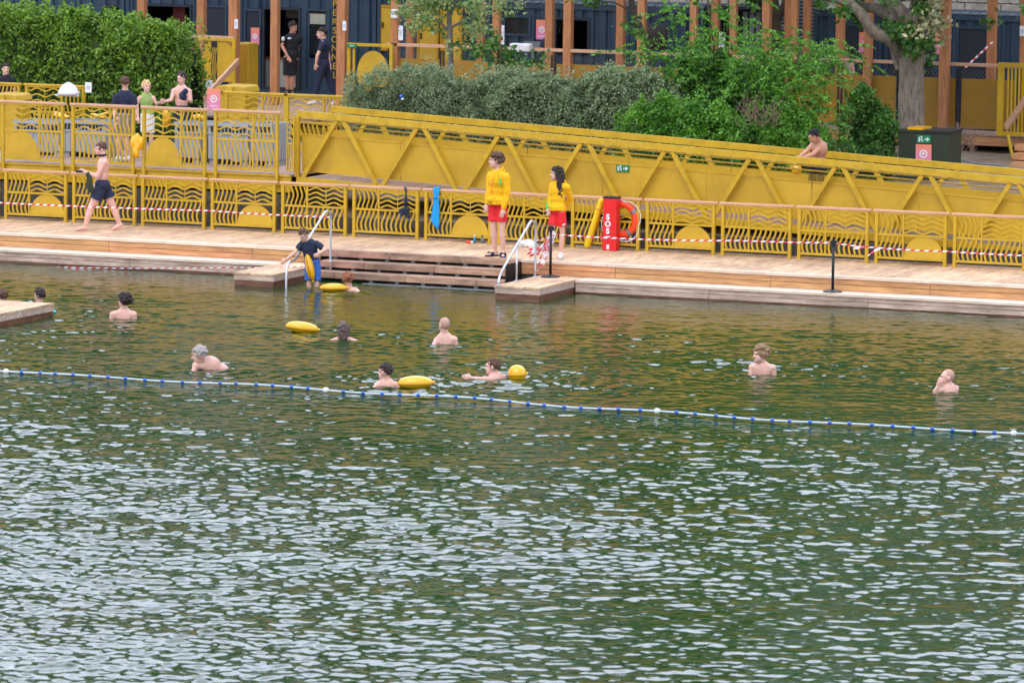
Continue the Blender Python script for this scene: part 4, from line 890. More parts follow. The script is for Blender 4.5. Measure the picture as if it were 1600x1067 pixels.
# ------------------------------------------------------------------ SOS post, ring, rescue tube
c = az(955, 391.5, 0); t = thing('sos_post', 'red SOS rescue post with white letters on the deck', 'rescue post', c)
MB().box(-.125, .125, -.1, .1, 0, .93).build('post_body', REDP, t, world=False, bevel=.01)
MB().box(-.13, .13, -.105, .105, .932, .965).build('cap', BLACK, t, world=False)
for ch, z in (('S', .6), ('O', .475), ('S', .35)): text_mesh(ch, .135, 'lettering', PAPER, t, Matrix.Translation((-.03, -.105, z)) @ FRONT, bold=.006)
MB().box(-.05, .0, -.106, -.101, .03, .11).box(-.075, .02, -.106, -.101, .245, .262).build('label_plate', PAPER, t, world=False)
MB().box(.1, .128, -.103, -.1005, .02, .92).build('side_seam', REDP, t, world=False)
MB().tube([(0, .1, .62), (.2, .1, .62)], .015, 8).build('hanger', STEEL, t, world=False)
rc = Vector((c.x+.13, c.y+.15, .55)); t = thing('life_ring', 'orange life ring with grey bands and white rope behind the SOS post', 'life ring', rc)
def torus(R, r, n=48, m=14, a0=0, a1=2*PI):
    P = []
    for i in range(n+1):
        a = a0+(a1-a0)*i/n; P.append([((R+r*math.cos(2*PI*j/m))*math.cos(a), r*math.sin(2*PI*j/m)*.8, (R+r*math.cos(2*PI*j/m))*math.sin(a)) for j in range(m+1)])
    return P
MB().grid(torus(.27, .062)).build('ring', ORNG, t, world=False, smooth=True)
for a in (.55, 2.1, 3.7, 5.3): MB().grid(torus(.27, .0645, 8, 14, a-.12, a+.12)).build('band', STEEL, t, world=False, smooth=True)
P = []
for i in range(65):
    a = 2*PI*i/64; R = .345+.05*abs(math.sin(2*(a-.55+.75))); P.append((R*math.cos(a), -.02, R*math.sin(a)-.02))
MB().tube(P, .009, 6).build('grab_rope', WHITEC, t, world=False, smooth=True)
a, c2_ = az(918, 389, 0), ay(936, 320, .0-.06); a.z = .07
t = thing('rescue_tube', 'long yellow foam rescue tube leaning on the railing by the life ring', 'rescue tube', a)
MB().cap(a, a.lerp(Vector((a.x+.24, -.055, .86)), 1), .062, .058, 14, 4).build('foam_body', TUBEY, t, smooth=True)
q = a.lerp(Vector((a.x+.24, -.055, .86)), .82); q2 = a.lerp(Vector((a.x+.24, -.055, .86)), .86); MB().cone(q, q2, .066, .066).build('collar', BUOY, t, smooth=True)
p0 = ay(944, 345, -.04); MB().tube([p0, ay(940, 365, -.03), ay(941, 388, -.08)], .009, 5).build('strap', ORNG, t)
def bottle(px, py, h, r, m, m2, label, lying=False):
    c = az(px, py, 0); t = thing('bottle', label, 'bottle', c)
    if lying:
        MB().tube([(-h/2, 0, r), (h*.2, 0, r)], r, 12).build('bottle_body', m, t, world=False, smooth=True); MB().tube([(h*.2+.001, 0, r), (h*.5, 0, r)], r*.95, 12).build('cap', m2, t, world=False, smooth=True)
    else:
        MB().tube([(0, 0, 0), (0, 0, h*.65), (0, 0, h*.75)], [r, r, r*.6], 12).build('bottle_body', m, t, world=False, smooth=True); MB().cone((0, 0, h*.751), (0, 0, h), r*.6, r*.6).build('cap', m2, t, world=False, smooth=True)
CLR = mat('clear_plastic', 'b4bcc4', .15, var=.1)
bottle(946, 391, .27, .035, CLR, BLUEP, 'clear water bottle standing left of the SOS post')
bottle(741.5, 380, .15, .022, mat('teal_plastic', '1a8fb4', .4), WHITE, 'teal sun cream tube standing by the railing')
bottle(754, 380, .14, .035, GREYP, BLACK, 'squat grey drinking bottle by the railing near the lifeguard')
bottle(734, 380.5, .13, .024, ORNG, WHITE, 'orange and white sun cream bottle lying by the railing', True)
def crumple(name, label, c, r, m, seed, cat='towel'):
    rg = random.Random(seed); b = MB()
    for i in range(9): b.ell((c[0]+rg.uniform(-r[0], r[0])*.6, c[1]+rg.uniform(-r[1], r[1])*.6, c[2]+r[2]*.4+rg.uniform(-.2, .3)*r[2]), (r[0]*rg.uniform(.3, .6), r[1]*.5, r[2]*rg.uniform(.4, .7)), Matrix.Rotation(rg.uniform(-.5, .5), 3, 'Y'))
    o = b.build(name, m, None, loc=tuple(c)); md = o.modifiers.new('r', 'REMESH'); md.mode = 'VOXEL'; md.voxel_size = .012; md.use_smooth_shade = True
    tx = bpy.data.textures.new('cr', 'CLOUDS'); tx.noise_scale = .05; dm = o.modifiers.new('d', 'DISPLACE'); dm.texture = tx; dm.strength = .03; dm.mid_level = .5
    tag(o, label, cat); return o
crumple('towel', 'crumpled white towel on the deck behind the right handrail', az(826, 386, 0), (.22, .12, .1), WHITEC, 3)
# towel and net bag on the rail
a = ay(681.5, 297, -.045); t = thing('blue_towel', 'bright blue towel hanging knotted over the lower railing', 'towel', (a.x, -.05, .9))
prof = [(0, -.055, .055), (-.05, -.06, .05), (-.1, -.05, .05), (-.16, -.035, .04), (-.22, -.05, .055), (-.4, -.075, .065), (-.56, -.11, .07), (-.66, -.06, .065), (-.745, .035, .05)]
P = []
for (z, xl, xr) in prof:
    P.append([(a.x+xl+(xr-xl)*j/7+.01, -.055-.012*math.sin(j*1.4+z*4), .955+z) for j in range(8)])
P = [[(p[0], .04, p[2]-.12) for p in P[0]], [(p[0], .0, .965) for p in P[0]]]+P
o = MB().grid(P).build('cloth', TOWEL, t, smooth=True); sm_ = o.modifiers.new('s', 'SOLIDIFY'); sm_.thickness = .012
MB().ell((a.x-.0, -.075, .955-.16), (.05, .03, .022)).build('knot', TOWEL, t, smooth=True)
a = ay(633, 291, -.05); t = thing('net_bag', 'dark blue tangled net bag hanging on a cord from the railing', 'bag', (a.x, -.06, .9))
MB().tube([(a.x, -.05, .95), (a.x+.02, -.055, .85), (a.x+.02, -.06, .7), (a.x+.01, -.06, .6)], [.02, .014, .03, .04], 8).build('cord', NAVYC, t, smooth=True)
b = MB(); rg = random.Random(2)
for i in range(12): b.ell((a.x+rg.uniform(-.07, .07), -.08+rg.uniform(-.02, .02), .5+rg.uniform(-.09, .1)), (.035, .03, .05), Matrix.Rotation(rg.uniform(-1, 1), 3, 'Y'))
b.build('net', NAVYC, t, smooth=True)
# ------------------------------------------------------------------ dark bin, posters, papers, yellow bins, crates
BY = 7.0
xa, xb, xc = ay(1404, 235, BY).x, ay(1483, 235, BY).x, ay(1498, 235, BY).x; zt = ay(1440, 208, BY).z; z0 = .75
t = thing('storage_bin', 'dark green storage bin with yellow and black lids before the big trunk', 'bin', ((xa+xb)/2, BY, z0))
MB().box(xa, xb, BY, BY+.75, z0, zt).build('bin_body', BINM, t, bevel=.015); MB().box(xa-.01, (xa+xb)/2-.003, BY-.015, BY+.76, zt+.003, zt+.05).build('lid', BINM, t); MB().box((xa+xb)/2+.003, xb+.01, BY-.015, BY+.76, zt+.003, zt+.05).build('lid', BLACK, t)
MB().box(xa+.15, (xa+xb)/2-.05, BY+.05, BY+.6, zt+.052, zt+.09).build('yellow_tray', BUOY, t)
exit_sign(1443.5, 218, BY-.02, .27, .145, 'green emergency exit sign on the dark green bin')
def poster(px, py, Y, w, h, label):
    c = ay(px, py, Y); t = thing('poster', label, 'poster', c); MB().box(-w/2, w/2, 0, .006, -h/2, h/2).build('sheet', PINKP, t, world=False)
    P = torus(.22*w, .012, 24, 4); P = [[(p[0], p[1]*.2-.004, p[2]) for p in r] for r in P]
    b = MB().grid(P); b.ell((0, -.003, 0), (.13*w, .003, .05*w)).ell((-.03*w, -.003, .04*w), (.05*w, .003, .09*w)); b.box(-.3*w, .3*w, -.003, -.001, -h*.36, -h*.32); b.build('emblem', PAPER, t, world=False)
poster(398.5, 57.5, CY-.06, .2, .38, 'pink and orange poster on the navy door beside the staff doorway')
poster(846.5, 47, CY-.06, .26, .41, 'pink and orange poster between kiosk window and timber post')
poster(1353, 67, CY-.06, .3, .42, 'pink poster half hidden by a timber post left of the big tree')
poster(1470, 70, CY-.06, .26, .43, 'pink poster right of the big tree fork')
poster(1443, 241, BY-.03, .31, .36, 'pink and orange poster below the exit sign on the dark bin')
poster(334, 155, 4.4, .28, .4, 'pink and orange poster hanging at the platform rail beside the yellow bin')
def paper(px, py, Y, w, h, label):
    c = ay(px, py, Y); o = MB().box(c.x-w/2, c.x+w/2, c.y, c.y+.004, c.z-h/2, c.z+h/2).build('paper_notice', PAPER, None, loc=tuple(c))
    tag(o, label, 'notice')
    b = MB(); [b.box(-w*.3, w*.3*(1-.2*(i % 2)), -.003, -.001, h*(.12-.1*i), h*(.15-.1*i)) for i in range(4)]; b.build('print', GREYP, o, world=False)
paper(307, 110, 11.9, .24, .29, 'white paper notice taped at the left side of the yellow gate')
paper(326.5, 133, 9.5, .15, .2, 'small white paper above the pink poster by the yellow gate')
paper(369, 38, 12.58, .08, .2, 'small white notice on the timber post left of the navy door')
paper(538, 41, 12.43, .08, .2, 'small white notice on the post right of the PERSONNEL lettering')
paper(626, 52, 12.55, .1, .3, 'white strip notice beside the first wire fence post')
paper(783, 55, 13.5, .14, .4, 'white notice left of the kiosk window')
paper(1128, 67, 13.4, .13, .4, 'white notice on the post above the green bushes')
paper(1597, 49, 13.4, .1, .2, 'white notice on the rightmost post')
t = thing('white_box', 'small white box fixed on the first wire fence post', 'box', ay(617, 22, 12.4)); MB().box(-.07, .07, -.05, .05, -.09, .09).build('case', WHITE, t, world=False, bevel=.01); MB().box(-.05, .05, -.055, -.051, -.02, .05).build('cover', CRATE, t, world=False)
t = thing('green_strip', 'short green sign strip beside the tall post', 'sign', ay(550, 72, 12.25)); MB().box(-.11, .11, -.01, .01, -.035, .035).build('plate', GREENS, t, world=False); MB().box(-.05, .06, -.014, -.011, -.006, .006).build('arrow', PAPER, t, world=False)
c = ay(817, 75, 12.45); t = thing('white_cloths', 'folded white cloths draped over the rail below the kiosk window', 'towel', c)
for i, dx in enumerate((-.17, .05)): MB().box(dx-.1, dx+.13, -.09, .11, -.09+.01*i, .085).build('cloth', WHITEC, t, world=False, bevel=.03)
c = ay(833, 70, 15.2); t = thing('kiosk_stool', 'pale grey folding table leaf below the kiosk window', 'table', c); MB().box(-.2, .2, -.05, .05, -.1, .06).build('top', GREYP, t, world=False); MB().box(-.03, .03, -.02, .02, c.z*0-(c.z-TZ), -.101).build('leg', STEEL, t, world=False)
c = ay(852, 72, 14.9); t = thing('dark_bag', 'dark blue bag hanging under the kiosk poster', 'bag', c); MB().ell((0, 0, 0), (.12, .08, .15)).build('bag_body', NAVYC, t, world=False, smooth=True); MB().tube([(-.05, 0, .13), (0, 0, .2), (.05, 0, .13)], .01, 6).build('handle', BLUEC, t, world=False)
t = thing('folded_chairs', 'stacked folding chairs seen inside the serving hatch', 'chairs', (X_at(874), CY+.9, 2.9)); 
for i in range(5): p = ay(868+i*4, 38, CY+.9); MB().beam(p+Vector((0, .03*i, -.2)), p+Vector((.1, .03*i, .12)), .02, .03).build('chair_frame', CRATE, t)
def bin_yellow(px, py_top, Y, w, label, h=1.18):
    c = ay(px, py_top, Y); t = thing('wheelie_bin', label, 'bin', (c.x, Y, PZ)); H = c.z-PZ
    b = MB(); P = [(-w/2+.05, 0), (w/2-.05, 0), (w/2, H-.14), (-w/2, H-.14)]; b.prism(P, -.25, .35); b.build('bin_body', YELP, t, world=False, bevel=.03)
    MB().prism([(-w/2-.02, H-.137), (w/2+.02, H-.137), (w/2-.02, H-.02), (w/2-.1, H), (-w/2+.1, H), (-w/2, H-.03)], -.3, .38).build('lid', YELP, t, world=False, bevel=.02)
    MB().box(-.07, .07, -.34, -.302, H-.12, H-.02).build('lid_handle', YEL, t, world=False)
    for s in (-1, 1): MB().tube([(s*(w/2-.08), .28, .08), (s*(w/2-.03), .28, .08)], .08, 14).build('wheel', BLACK, t, world=False)
bin_yellow(370, 133, 5.8, .62, 'big yellow wheelie bin in front of the staff container')
bin_yellow(14, 146, 3.4, .62, 'yellow bin with waves behind the railing at the left edge')
def crate(px0, px1, py_top, Y, label, grp='grey plastic crates of buoys on the platform'):
    xa, xb = ay(px0, 210, Y).x, ay(px1, 210, Y).x; z1 = ay((px0+px1)/2, py_top, Y).z; t = thing('storage_crate', label, 'crate', ((xa+xb)/2, Y, PZ), 0, grp); w = xb-xa; h = z1-PZ
    b = MB(); 
    b.box(-w/2, w/2, -.4, -.37, .1, h).box(-w/2, w/2, .37, .4, .1, h).box(-w/2, -w/2+.03, -.369, .369, .1, h).box(w/2-.03, w/2, -.369, .369, .1, h).box(-w/2+.03, w/2-.03, -.369, .369, .1, .13); b.build('crate_body', CRATE, t, world=False)
    b = MB(); [b.box(x-.012, x+.012, -.415, -.401, .1, h-.2) for x in np.arange(-w/2+.06, w/2-.03, .11)]; [b.box(w/2+.001, w/2+.014, y-.012, y+.012, .1, h-.06) for y in np.arange(-.33, .38, .11)]; b.box(-w/2-.01, w/2+.01, -.43, -.402, h-.05, h+.01).box(-w/2-.01, w/2+.01, -.425, -.402, h-.2, h-.17); b.build('ribs', CRATE, t, world=False)
    b = MB(); [b.box(x-.02, x+.02, -.4155, -.4015, h-.16, h-.06) for x in np.arange(-w/2+.08, w/2-.05, .075)]; b.build('dark_slots', BLACK, t, world=False)
    for x in (-w/2+.08, w/2-.08): MB().box(x-.06, x+.06, -.36, .36, 0, .098).build('foot', CRATE, t, world=False)
    return t
crate(38, 108, 188, 2.6, 'grey plastic crate at the left on the platform'); crate(112, 180, 188, 2.6, 'grey plastic crate beside the man in the navy shirt')
crate(288, 326, 190, 2.4, 'narrow grey crate with slots behind the shirtless man'); crate(340, 402, 192, 2.4, 'grey crate right of the pink poster'); crate(406, 440, 192, 2.4, 'grey crate nearest the gangway end')
def buoy(c, L, r, rot, name, label, m=BUOY, tilt=0, flat=.85, grp='yellow swim buoys', pinch=True):
    t = thing(name, label, 'buoy', c); n, k = 18, 14; P = []
    for i in range(k+1):
        u = -1+2*i/k; rr = r*(max(0, 1-abs(u)**2.0))**.5*(1 if abs(u) < .96 else .5); P.append([(u*L/2, rr*math.cos(2*PI*j/n), rr*flat*math.sin(2*PI*j/n)) for j in range(n+1)])
    R = Matrix.Rotation(rot, 3, 'Z') @ Matrix.Rotation(tilt, 3, 'Y'); P = [[tuple(R @ Vector(p)) for p in q] for q in P]
    MB().grid(P).build('inflated_bag', m, t, world=False, smooth=True)
    S_ = []
    for i in range(k+1):
        u = -1+2*i/k; rr = r*(max(0, 1-abs(u)**2.0))**.5*(1 if abs(u) < .96 else .5)+.004; S_.append(tuple(R @ Vector((u*L/2, -rr*.995, -.02))))
    MB().tube(S_, .006, 5).build('seam', mat_seam, t, world=False)
    MB().cone(tuple(R @ Vector((L/2-.03, 0, 0))), tuple(R @ Vector((L/2+.015, 0, 0))), .018, .022).build('valve', BUOY, t, world=False)
    return t
mat_seam = mat('seam_dark', '8a6408', .6)
def wbuoy(px, py, Lp, hp, rot, label, tilt=0, flat=.8):
    c = at_water(px, py+hp*.35); s = pxm(c); c = c+Vector((0, 0, hp*.32/s)); return buoy(c, Lp/s, hp/s*.62, rot, 'swim_buoy', label, tilt=tilt, flat=flat)
wbuoy(472, 511, 53, 19, YAW, 'yellow inflated swim buoy floating left of the long haired woman', tilt=.12)
wbuoy(521.5, 449, 45, 14, YAW, 'yellow swim buoy floating beside the red haired swimmer')
wbuoy(649, 597, 57, 22, YAW, 'yellow swim buoy behind the dark haired swimmer near the lane rope', tilt=-.03)
wbuoy(808, 583, 30, 24, YAW+.1, 'stubby yellow dry bag float behind the bearded swimmer', flat=.95)
c = ay(484, 418, -4.42); buoy(c, .48, .105, YAW, 'held_buoy', 'yellow buoy held upright by the boy entering the water', tilt=PI/2-.22, flat=.7)
def loose_bag(px, py, Y, rx, rz, label, m=BUOY, name='yellow_bag'):
    c = ay(px, py, Y); s = pxm(c); b = MB(); rg = random.Random(int(px)); rx, rz = rx/s, rz/s
    for i in range(7): b.ell((c.x+rg.uniform(-.5, .5)*rx, c.y+rg.uniform(-.04, .04), c.z+rg.uniform(-.5, .5)*rz), (rx*.55, .07, rz*.5), Matrix.Rotation(rg.uniform(-.4, .4), 3, 'Y'))
    o = b.build(name, m, None, loc=tuple(c)); md = o.modifiers.new('r', 'REMESH'); md.mode = 'VOXEL'; md.voxel_size = .012; md.use_smooth_shade = True; tag(o, label, 'bag'); return o
loose_bag(214, 227, .36, 10, 22, 'limp yellow bag hanging on the upper railing below the navy man', BUOY)
loose_bag(260, 184, 3.2, 9, 17, 'deflated yellow buoy held by the shirtless man', BUOY)
loose_bag(313, 183, 2.4, 14, 7, 'yellow buoy heaped on the narrow grey crate')
loose_bag(92, 181, 2.6, 20, 5, 'yellow buoys lying on the leftmost crate'); loose_bag(158, 181, 2.6, 18, 5, 'yellow buoys lying on the crate by the navy man')
loose_bag(1246, 268, 1.2, 8, 14, 'yellow float held below the hands of the man on the gangway')
c = ay(226, 192, 1.2); t = thing('white_towel', 'white towel strips hanging over the upper railing below the blonde woman', 'towel', c)
MB().box(-.085, -.03, -.01, .01, -.17, .16).box(.02, .1, -.015, .01, -.13, .16).box(-.085, .1, .011, .02, .1, .165).build('cloth', WHITEC, t, world=False, bevel=.008)
for (px, py, Y_, lb, m_) in ((627, 151, 4.45, 'small blue and white litter caught in the grey-green hedge', BLUEP), (963, 123, 4.8, 'small white scrap lying on top of the grey-green hedge', WHITEC)):
    c = ay(px, py, Y_-.15); o = MB().ell((c.x, c.y, c.z), (.045, .03, .035), Matrix.Rotation(.5, 3, 'Y')).build('litter', m_, None, loc=tuple(c), smooth=True); tag(o, lb, 'litter'); MB().ell((.03, -.01, -.05), (.03, .02, .02)).build('wrapper', WHITEC, o, world=False, smooth=True)
t = thing('sun_hat', 'wide white sun hat shape resting on the rear railing', 'hat', ay(107, 140, 4.6))
MB().tube([(0, 0, -.1), (0, 0, -.06), (0, 0, .02), (0, 0, .1), (0, 0, .14)], [.22, .21, .17, .1, .02], 20).build('crown', WHITEC, t, world=False, smooth=True); MB().box(-.28, .22, -.04, .04, -.14, -.101).build('brim', WHITEC, t, world=False, bevel=.015)
paper(138, 137, 4.7, .14, .2, 'small white sheet at the right end of the rear railing')
c = at_water(78, 487); t = MB().ell((c.x, c.y, c.z+.005), (.12, .08, .025)).build('turquoise_float', mat('turquoise', '2fc4c8', .5), None, loc=tuple(c), smooth=True); tag(t, 'small turquoise float beside the platform corner at the left', 'float')
t = thing('grey_hose', 'pale hose lying on the bank left of the dark bin', 'hose', ay(1375, 246, 8.4)); MB().tube(sm([ay(1370, 250, 8.2), ay(1385, 244, 8.4), ay(1402, 243, 8.6)]), .02, 6).build('tube', GREYP, t)
t = thing('grey_hose', 'pale hose lying on the bank right of the dark bin', 'hose', ay(1540, 258, 8.4)); MB().tube(sm([ay(1500, 250, 8.4), ay(1530, 256, 8.4), ay(1560, 258, 8.4), ay(1580, 266, 8.2)]), .02, 6).build('tube', GREYP, t)
#PEOPLE#
# ------------------------------------------------------------------ people
LOCK = bpy.data.textures.new('locks', 'CLOUDS'); LOCK.noise_scale = .022; LOCK.noise_depth = 1
FOLD = bpy.data.textures.new('folds', 'CLOUDS'); FOLD.noise_scale = .07; FOLD.noise_depth = 2
def remesh(o, v, it=3):
    md = o.modifiers.new('r', 'REMESH'); md.mode = 'VOXEL'; md.voxel_size = v; md.use_smooth_shade = True
    s = o.modifiers.new('s', 'SMOOTH'); s.factor = .5; s.iterations = it
def frame(up, right):
    u = vv(up).normalized(); r = vv(right); r = (r-u*r.dot(u)).normalized(); f = u.cross(r)      # f points to the back
    return Matrix((r, f, u)).transposed()
def rotdir(yaw, pitch):      # looking direction; yaw 0 = towards camera (-y), -90 = image left
    a = math.radians(yaw); p = math.radians(pitch); return Vector((math.sin(a)*math.cos(p), -math.cos(a)*math.cos(p), math.sin(p)))
def person(ref, z0, label, J, skin=SKIN, look=(0, 0), H=1.75, legs=True, vox=.012, clothes=(), hair=None, hands='relaxed', group=None, fem=False, scale=None, cut=None, hm=1.0, Yref=None, bulk=1.0):
    """J: joints as (px, py, depth in m) on the photograph, traced about the reference pixel that touches z0"""
    c = az(ref[0], ref[1], z0) if Yref is None else ay(ref[0], ref[1], Yref); s = scale or pxm(c); k = H/1.75
    def q(p): return Vector(((p[0]-ref[0])/s, p[2] if len(p) > 2 else 0, (ref[1]-p[1])/s))
    j = {a: q(p) for a, p in J.items()}
    base = c.copy(); body = MB(); cl = {}
    head, neck, pel = j['head'], j['neck'], j['pelvis']; sl, sr = j['shl'], j['shr']
    rt = (sl-sr); up = (neck-pel).normalized(); F = frame(up, rt); w = (.88 if fem else 1)*k*bulk
    mid = lambda t: pel.lerp(neck, t)
    tor = [(mid(.74), (.155*w, .10*w, .19*k)), (mid(.42), (.132*w, .088*w, .17*k)), (mid(.06), (.152*w*(1.05 if fem else 1), .105*w, .13*k))]
    for cc, r in tor: body.ell(cc, r, F, 18, 11)
    body.cap(mid(.9), neck+(head-neck)*.35, .07*w, .052*w, 14)
    for sh in (sl, sr): body.cap(mid(.93), sh, .055*w, .056*w); body.cap(mid(.72), sh, .09*w, .05*w)
    # head
    d = rotdir(*look); hr = Vector((0, 0, 1)).cross(d); hr = hr.normalized() if hr.length > .1 else Vector((1, 0, 0)); hu = d.cross(hr).normalized()
    HM = Matrix((hr, d, hu)).transposed(); hk = k*hm; hp = lambda x, y, z: head+HM @ Vector((x*hk, y*hk, z*hk))
    body.ell(hp(0, -.012, .025), (.077*hk, .098*hk, .098*hk), HM, 18, 12); body.ell(hp(0, .03, -.035), (.06*hk, .068*hk, .085*hk), HM, 16, 10); body.ell(hp(0, .075, -.085), (.03*hk, .025*hk, .022*hk), HM)
    body.cap(hp(0, .092, .012), hp(0, .112, -.022), .011*hk, .016*hk, 8); body.ell(hp(0, .088, .035), (.045*hk, .018*hk, .012*hk), HM)
    for sx in (-1, 1): body.ell(hp(sx*.078, -.01, -.005), (.012*hk, .02*hk, .032*hk), HM)
    body.cap(neck, head-hu*.03*hk-d*.02*hk, .056*w, .05*w, 14)
    # arms and hands
    def hand(w0, el, sgn, pose):
        d0 = (w0-el).normalized(); out = Vector((0, -1, 0)); n = (out-d0*out.dot(d0)); n = n.normalized() if n.length > .2 else Vector((1, 0, 0)); sd_ = d0.cross(n).normalized()*sgn
        M = Matrix((sd_, n, d0)).transposed(); body.ell(w0+d0*.05*k, (.038*k, .018*k, .055*k), M)
        cu = {'relaxed': .35, 'grip': 1.1, 'flat': .08}[pose]
        for i, L in enumerate((.068, .078, .072, .056)):
            a = w0+d0*.088*k+sd_*((i-1.5)*.0205*k); d1 = (d0*math.cos(cu)-n*math.sin(cu)+sd_*(i-1.5)*.06).normalized(); d2 = (d0*math.cos(cu*2)-n*math.sin(cu*2)).normalized()
            body.cap(w0+d0*.05*k+sd_*((i-1.5)*.018*k), a, .010*k, .0092*k, 8, 2); body.cap(a, a+d1*L*.55*k, .0092*k, .0085*k, 8, 2); body.cap(a+d1*L*.55*k, a+d1*L*.55*k+d2*L*.45*k, .0085*k, .0075*k, 8, 2)
        a = w0+d0*.025*k-sd_*.03*k; b_ = a+(d0*.7-sd_*.6-n*.2).normalized()*.04*k; body.cap(a, b_, .012*k, .0105*k, 8, 2); body.cap(b_, b_+(d0*.9-sd_*.2-n*.3).normalized()*.03*k, .0105*k, .009*k, 8, 2)
    for sd0, sgn in (('l', 1), ('r', -1)):
        sh = j['sh'+sd0]; el = j.get('el'+sd0); wr = j.get('wr'+sd0)
        if el is None: continue
        body.cap(sh, el, .05*w, .037*w); body.cap(el, el.lerp(wr, .35), .037*w, .038*w); body.cap(el.lerp(wr, .35), wr, .038*w, .026*w)
        hp_ = hands if isinstance(hands, str) else hands['lr'.index(sd0)]
        if hp_: hand(wr, el, sgn, hp_)
    # legs
    if legs:
        for sd0 in 'lr':
            hi, kn, an, toe = j['hip'+sd0], j['kn'+sd0], j['an'+sd0], j['toe'+sd0]
            body.cap(hi, kn, .082*w, .053*w); body.cap(kn, kn.lerp(an, .3), .052*w, .056*w); body.cap(kn.lerp(an, .3), an, .056*w, .035*w)
            heel = an+Vector((0, 0, -.045*k))-(toe-an).normalized()*.03; body.cap(heel, an.lerp(toe, .45)-Vector((0, 0, .012)), .036*w, .034*w); body.cap(an.lerp(toe, .45)-Vector((0, 0, .012)), toe, .038*w, .024*w)
    me_loc = base
    B_ = body.build('person', skin, None, world=False); B_.location = base; B_.rotation_euler = (0, 0, YAW); remesh(B_, vox)
    ROOT[B_.name] = (Vector(base), YAW); tag(B_, label, 'person', group)
    # eyes and mouth
    if abs(((look[0]+180) % 360)-180) < 125:
        for sx in (-1, 1): MB().ell(hp(sx*.03, .087, .018), (.011*hk, .009*hk, .0075*hk), HM, 8, 5).build('eye', EYE, B_, world=False, smooth=True)
        MB().ell(hp(0, .092, -.05), (.022*hk, .009*hk, .006*hk), HM, 8, 5).build('mouth', LIP, B_, world=False, smooth=True)
    # hair
    if hair:
        st, hm_ = hair[0], hair[1]; rg = random.Random(len(label)*7+int(ref[0])); b = MB()
        if st == 'shaved': b.ell(hp(0, -.02, .03), (.0785*hk, .094*hk, .0975*hk), HM, 18, 12)
        else:
            lump = {'short': .018, 'wavy': .026, 'curly': .026, 'long': .024, 'bun': .02}[st]; thick = {'short': .006, 'wavy': .014, 'curly': .022, 'long': .014, 'bun': .012}[st]
            b.ell(hp(0, -.02, .035), ((.077+thick*.6)*hk, (.094+thick*.6)*hk, (.094+thick*.6)*hk), HM, 16, 10)
            for i in range(150 if st in ('curly', 'wavy') else 110):
                u = Vector((rg.gauss(0, 1), rg.gauss(0, 1), rg.gauss(0, 1))).normalized()
                if u.z < -.35 or (u.y > .25 and u.z < .38): continue
                rr = 1+rg.uniform(-.03, .05); b.ell(hp(u.x*(.078+thick)*rr, -.02+u.y*(.095+thick)*rr, .03+u.z*(.095+thick)*rr), (lump*hk*rg.uniform(.7, 1.2),)*3, None, 7, 5)
            if st == 'long':
                for strand in range(40):
                    a = rg.uniform(-2.1, 2.1); x0 = math.sin(a)*.085; y0 = -.02-math.cos(a)*.09; L = hair[2]*rg.uniform(.72, 1.08); p0 = hp(x0, y0, .0); sw = rg.uniform(-.035, .035)
                    dr = hair[3] if len(hair) > 3 else Vector((0, 0, -1))
                    P = [p0+dr*(L*t)+Vector((sw*math.sin(t*7+strand)+x0*.55*t, rg.uniform(-.003, .003)-.03*t*(1 if y0 > -.05 else 0), 0)) for t in (0, .2, .4, .6, .8, 1)]
                    b.tube(P, [.018, .022, .022, .02, .016, .008], 6)
            if st == 'bun': b.ell(hp(0, -.1, .06), (.04*hk,)*3)
        # trim the face side
        h = b.build('hair', hm_, B_, world=False); remesh(h, .008, 1); dh = h.modifiers.new('strands', 'DISPLACE'); dh.texture = LOCK; dh.strength = .022 if st != 'shaved' else .001; dh.mid_level = .5
        if st == 'shaved': pass
    # clothing
    def cloth(name, m, shapes, v=.012):
        b = MB(); shapes(b); o = b.build(name, m, B_, world=False); remesh(o, v, 2); dm = o.modifiers.new('folds', 'DISPLACE'); dm.texture = FOLD; dm.strength = .02; dm.mid_level = .5; return o
    L2 = lambda a, b_, t: j[a].lerp(j[b_], t)
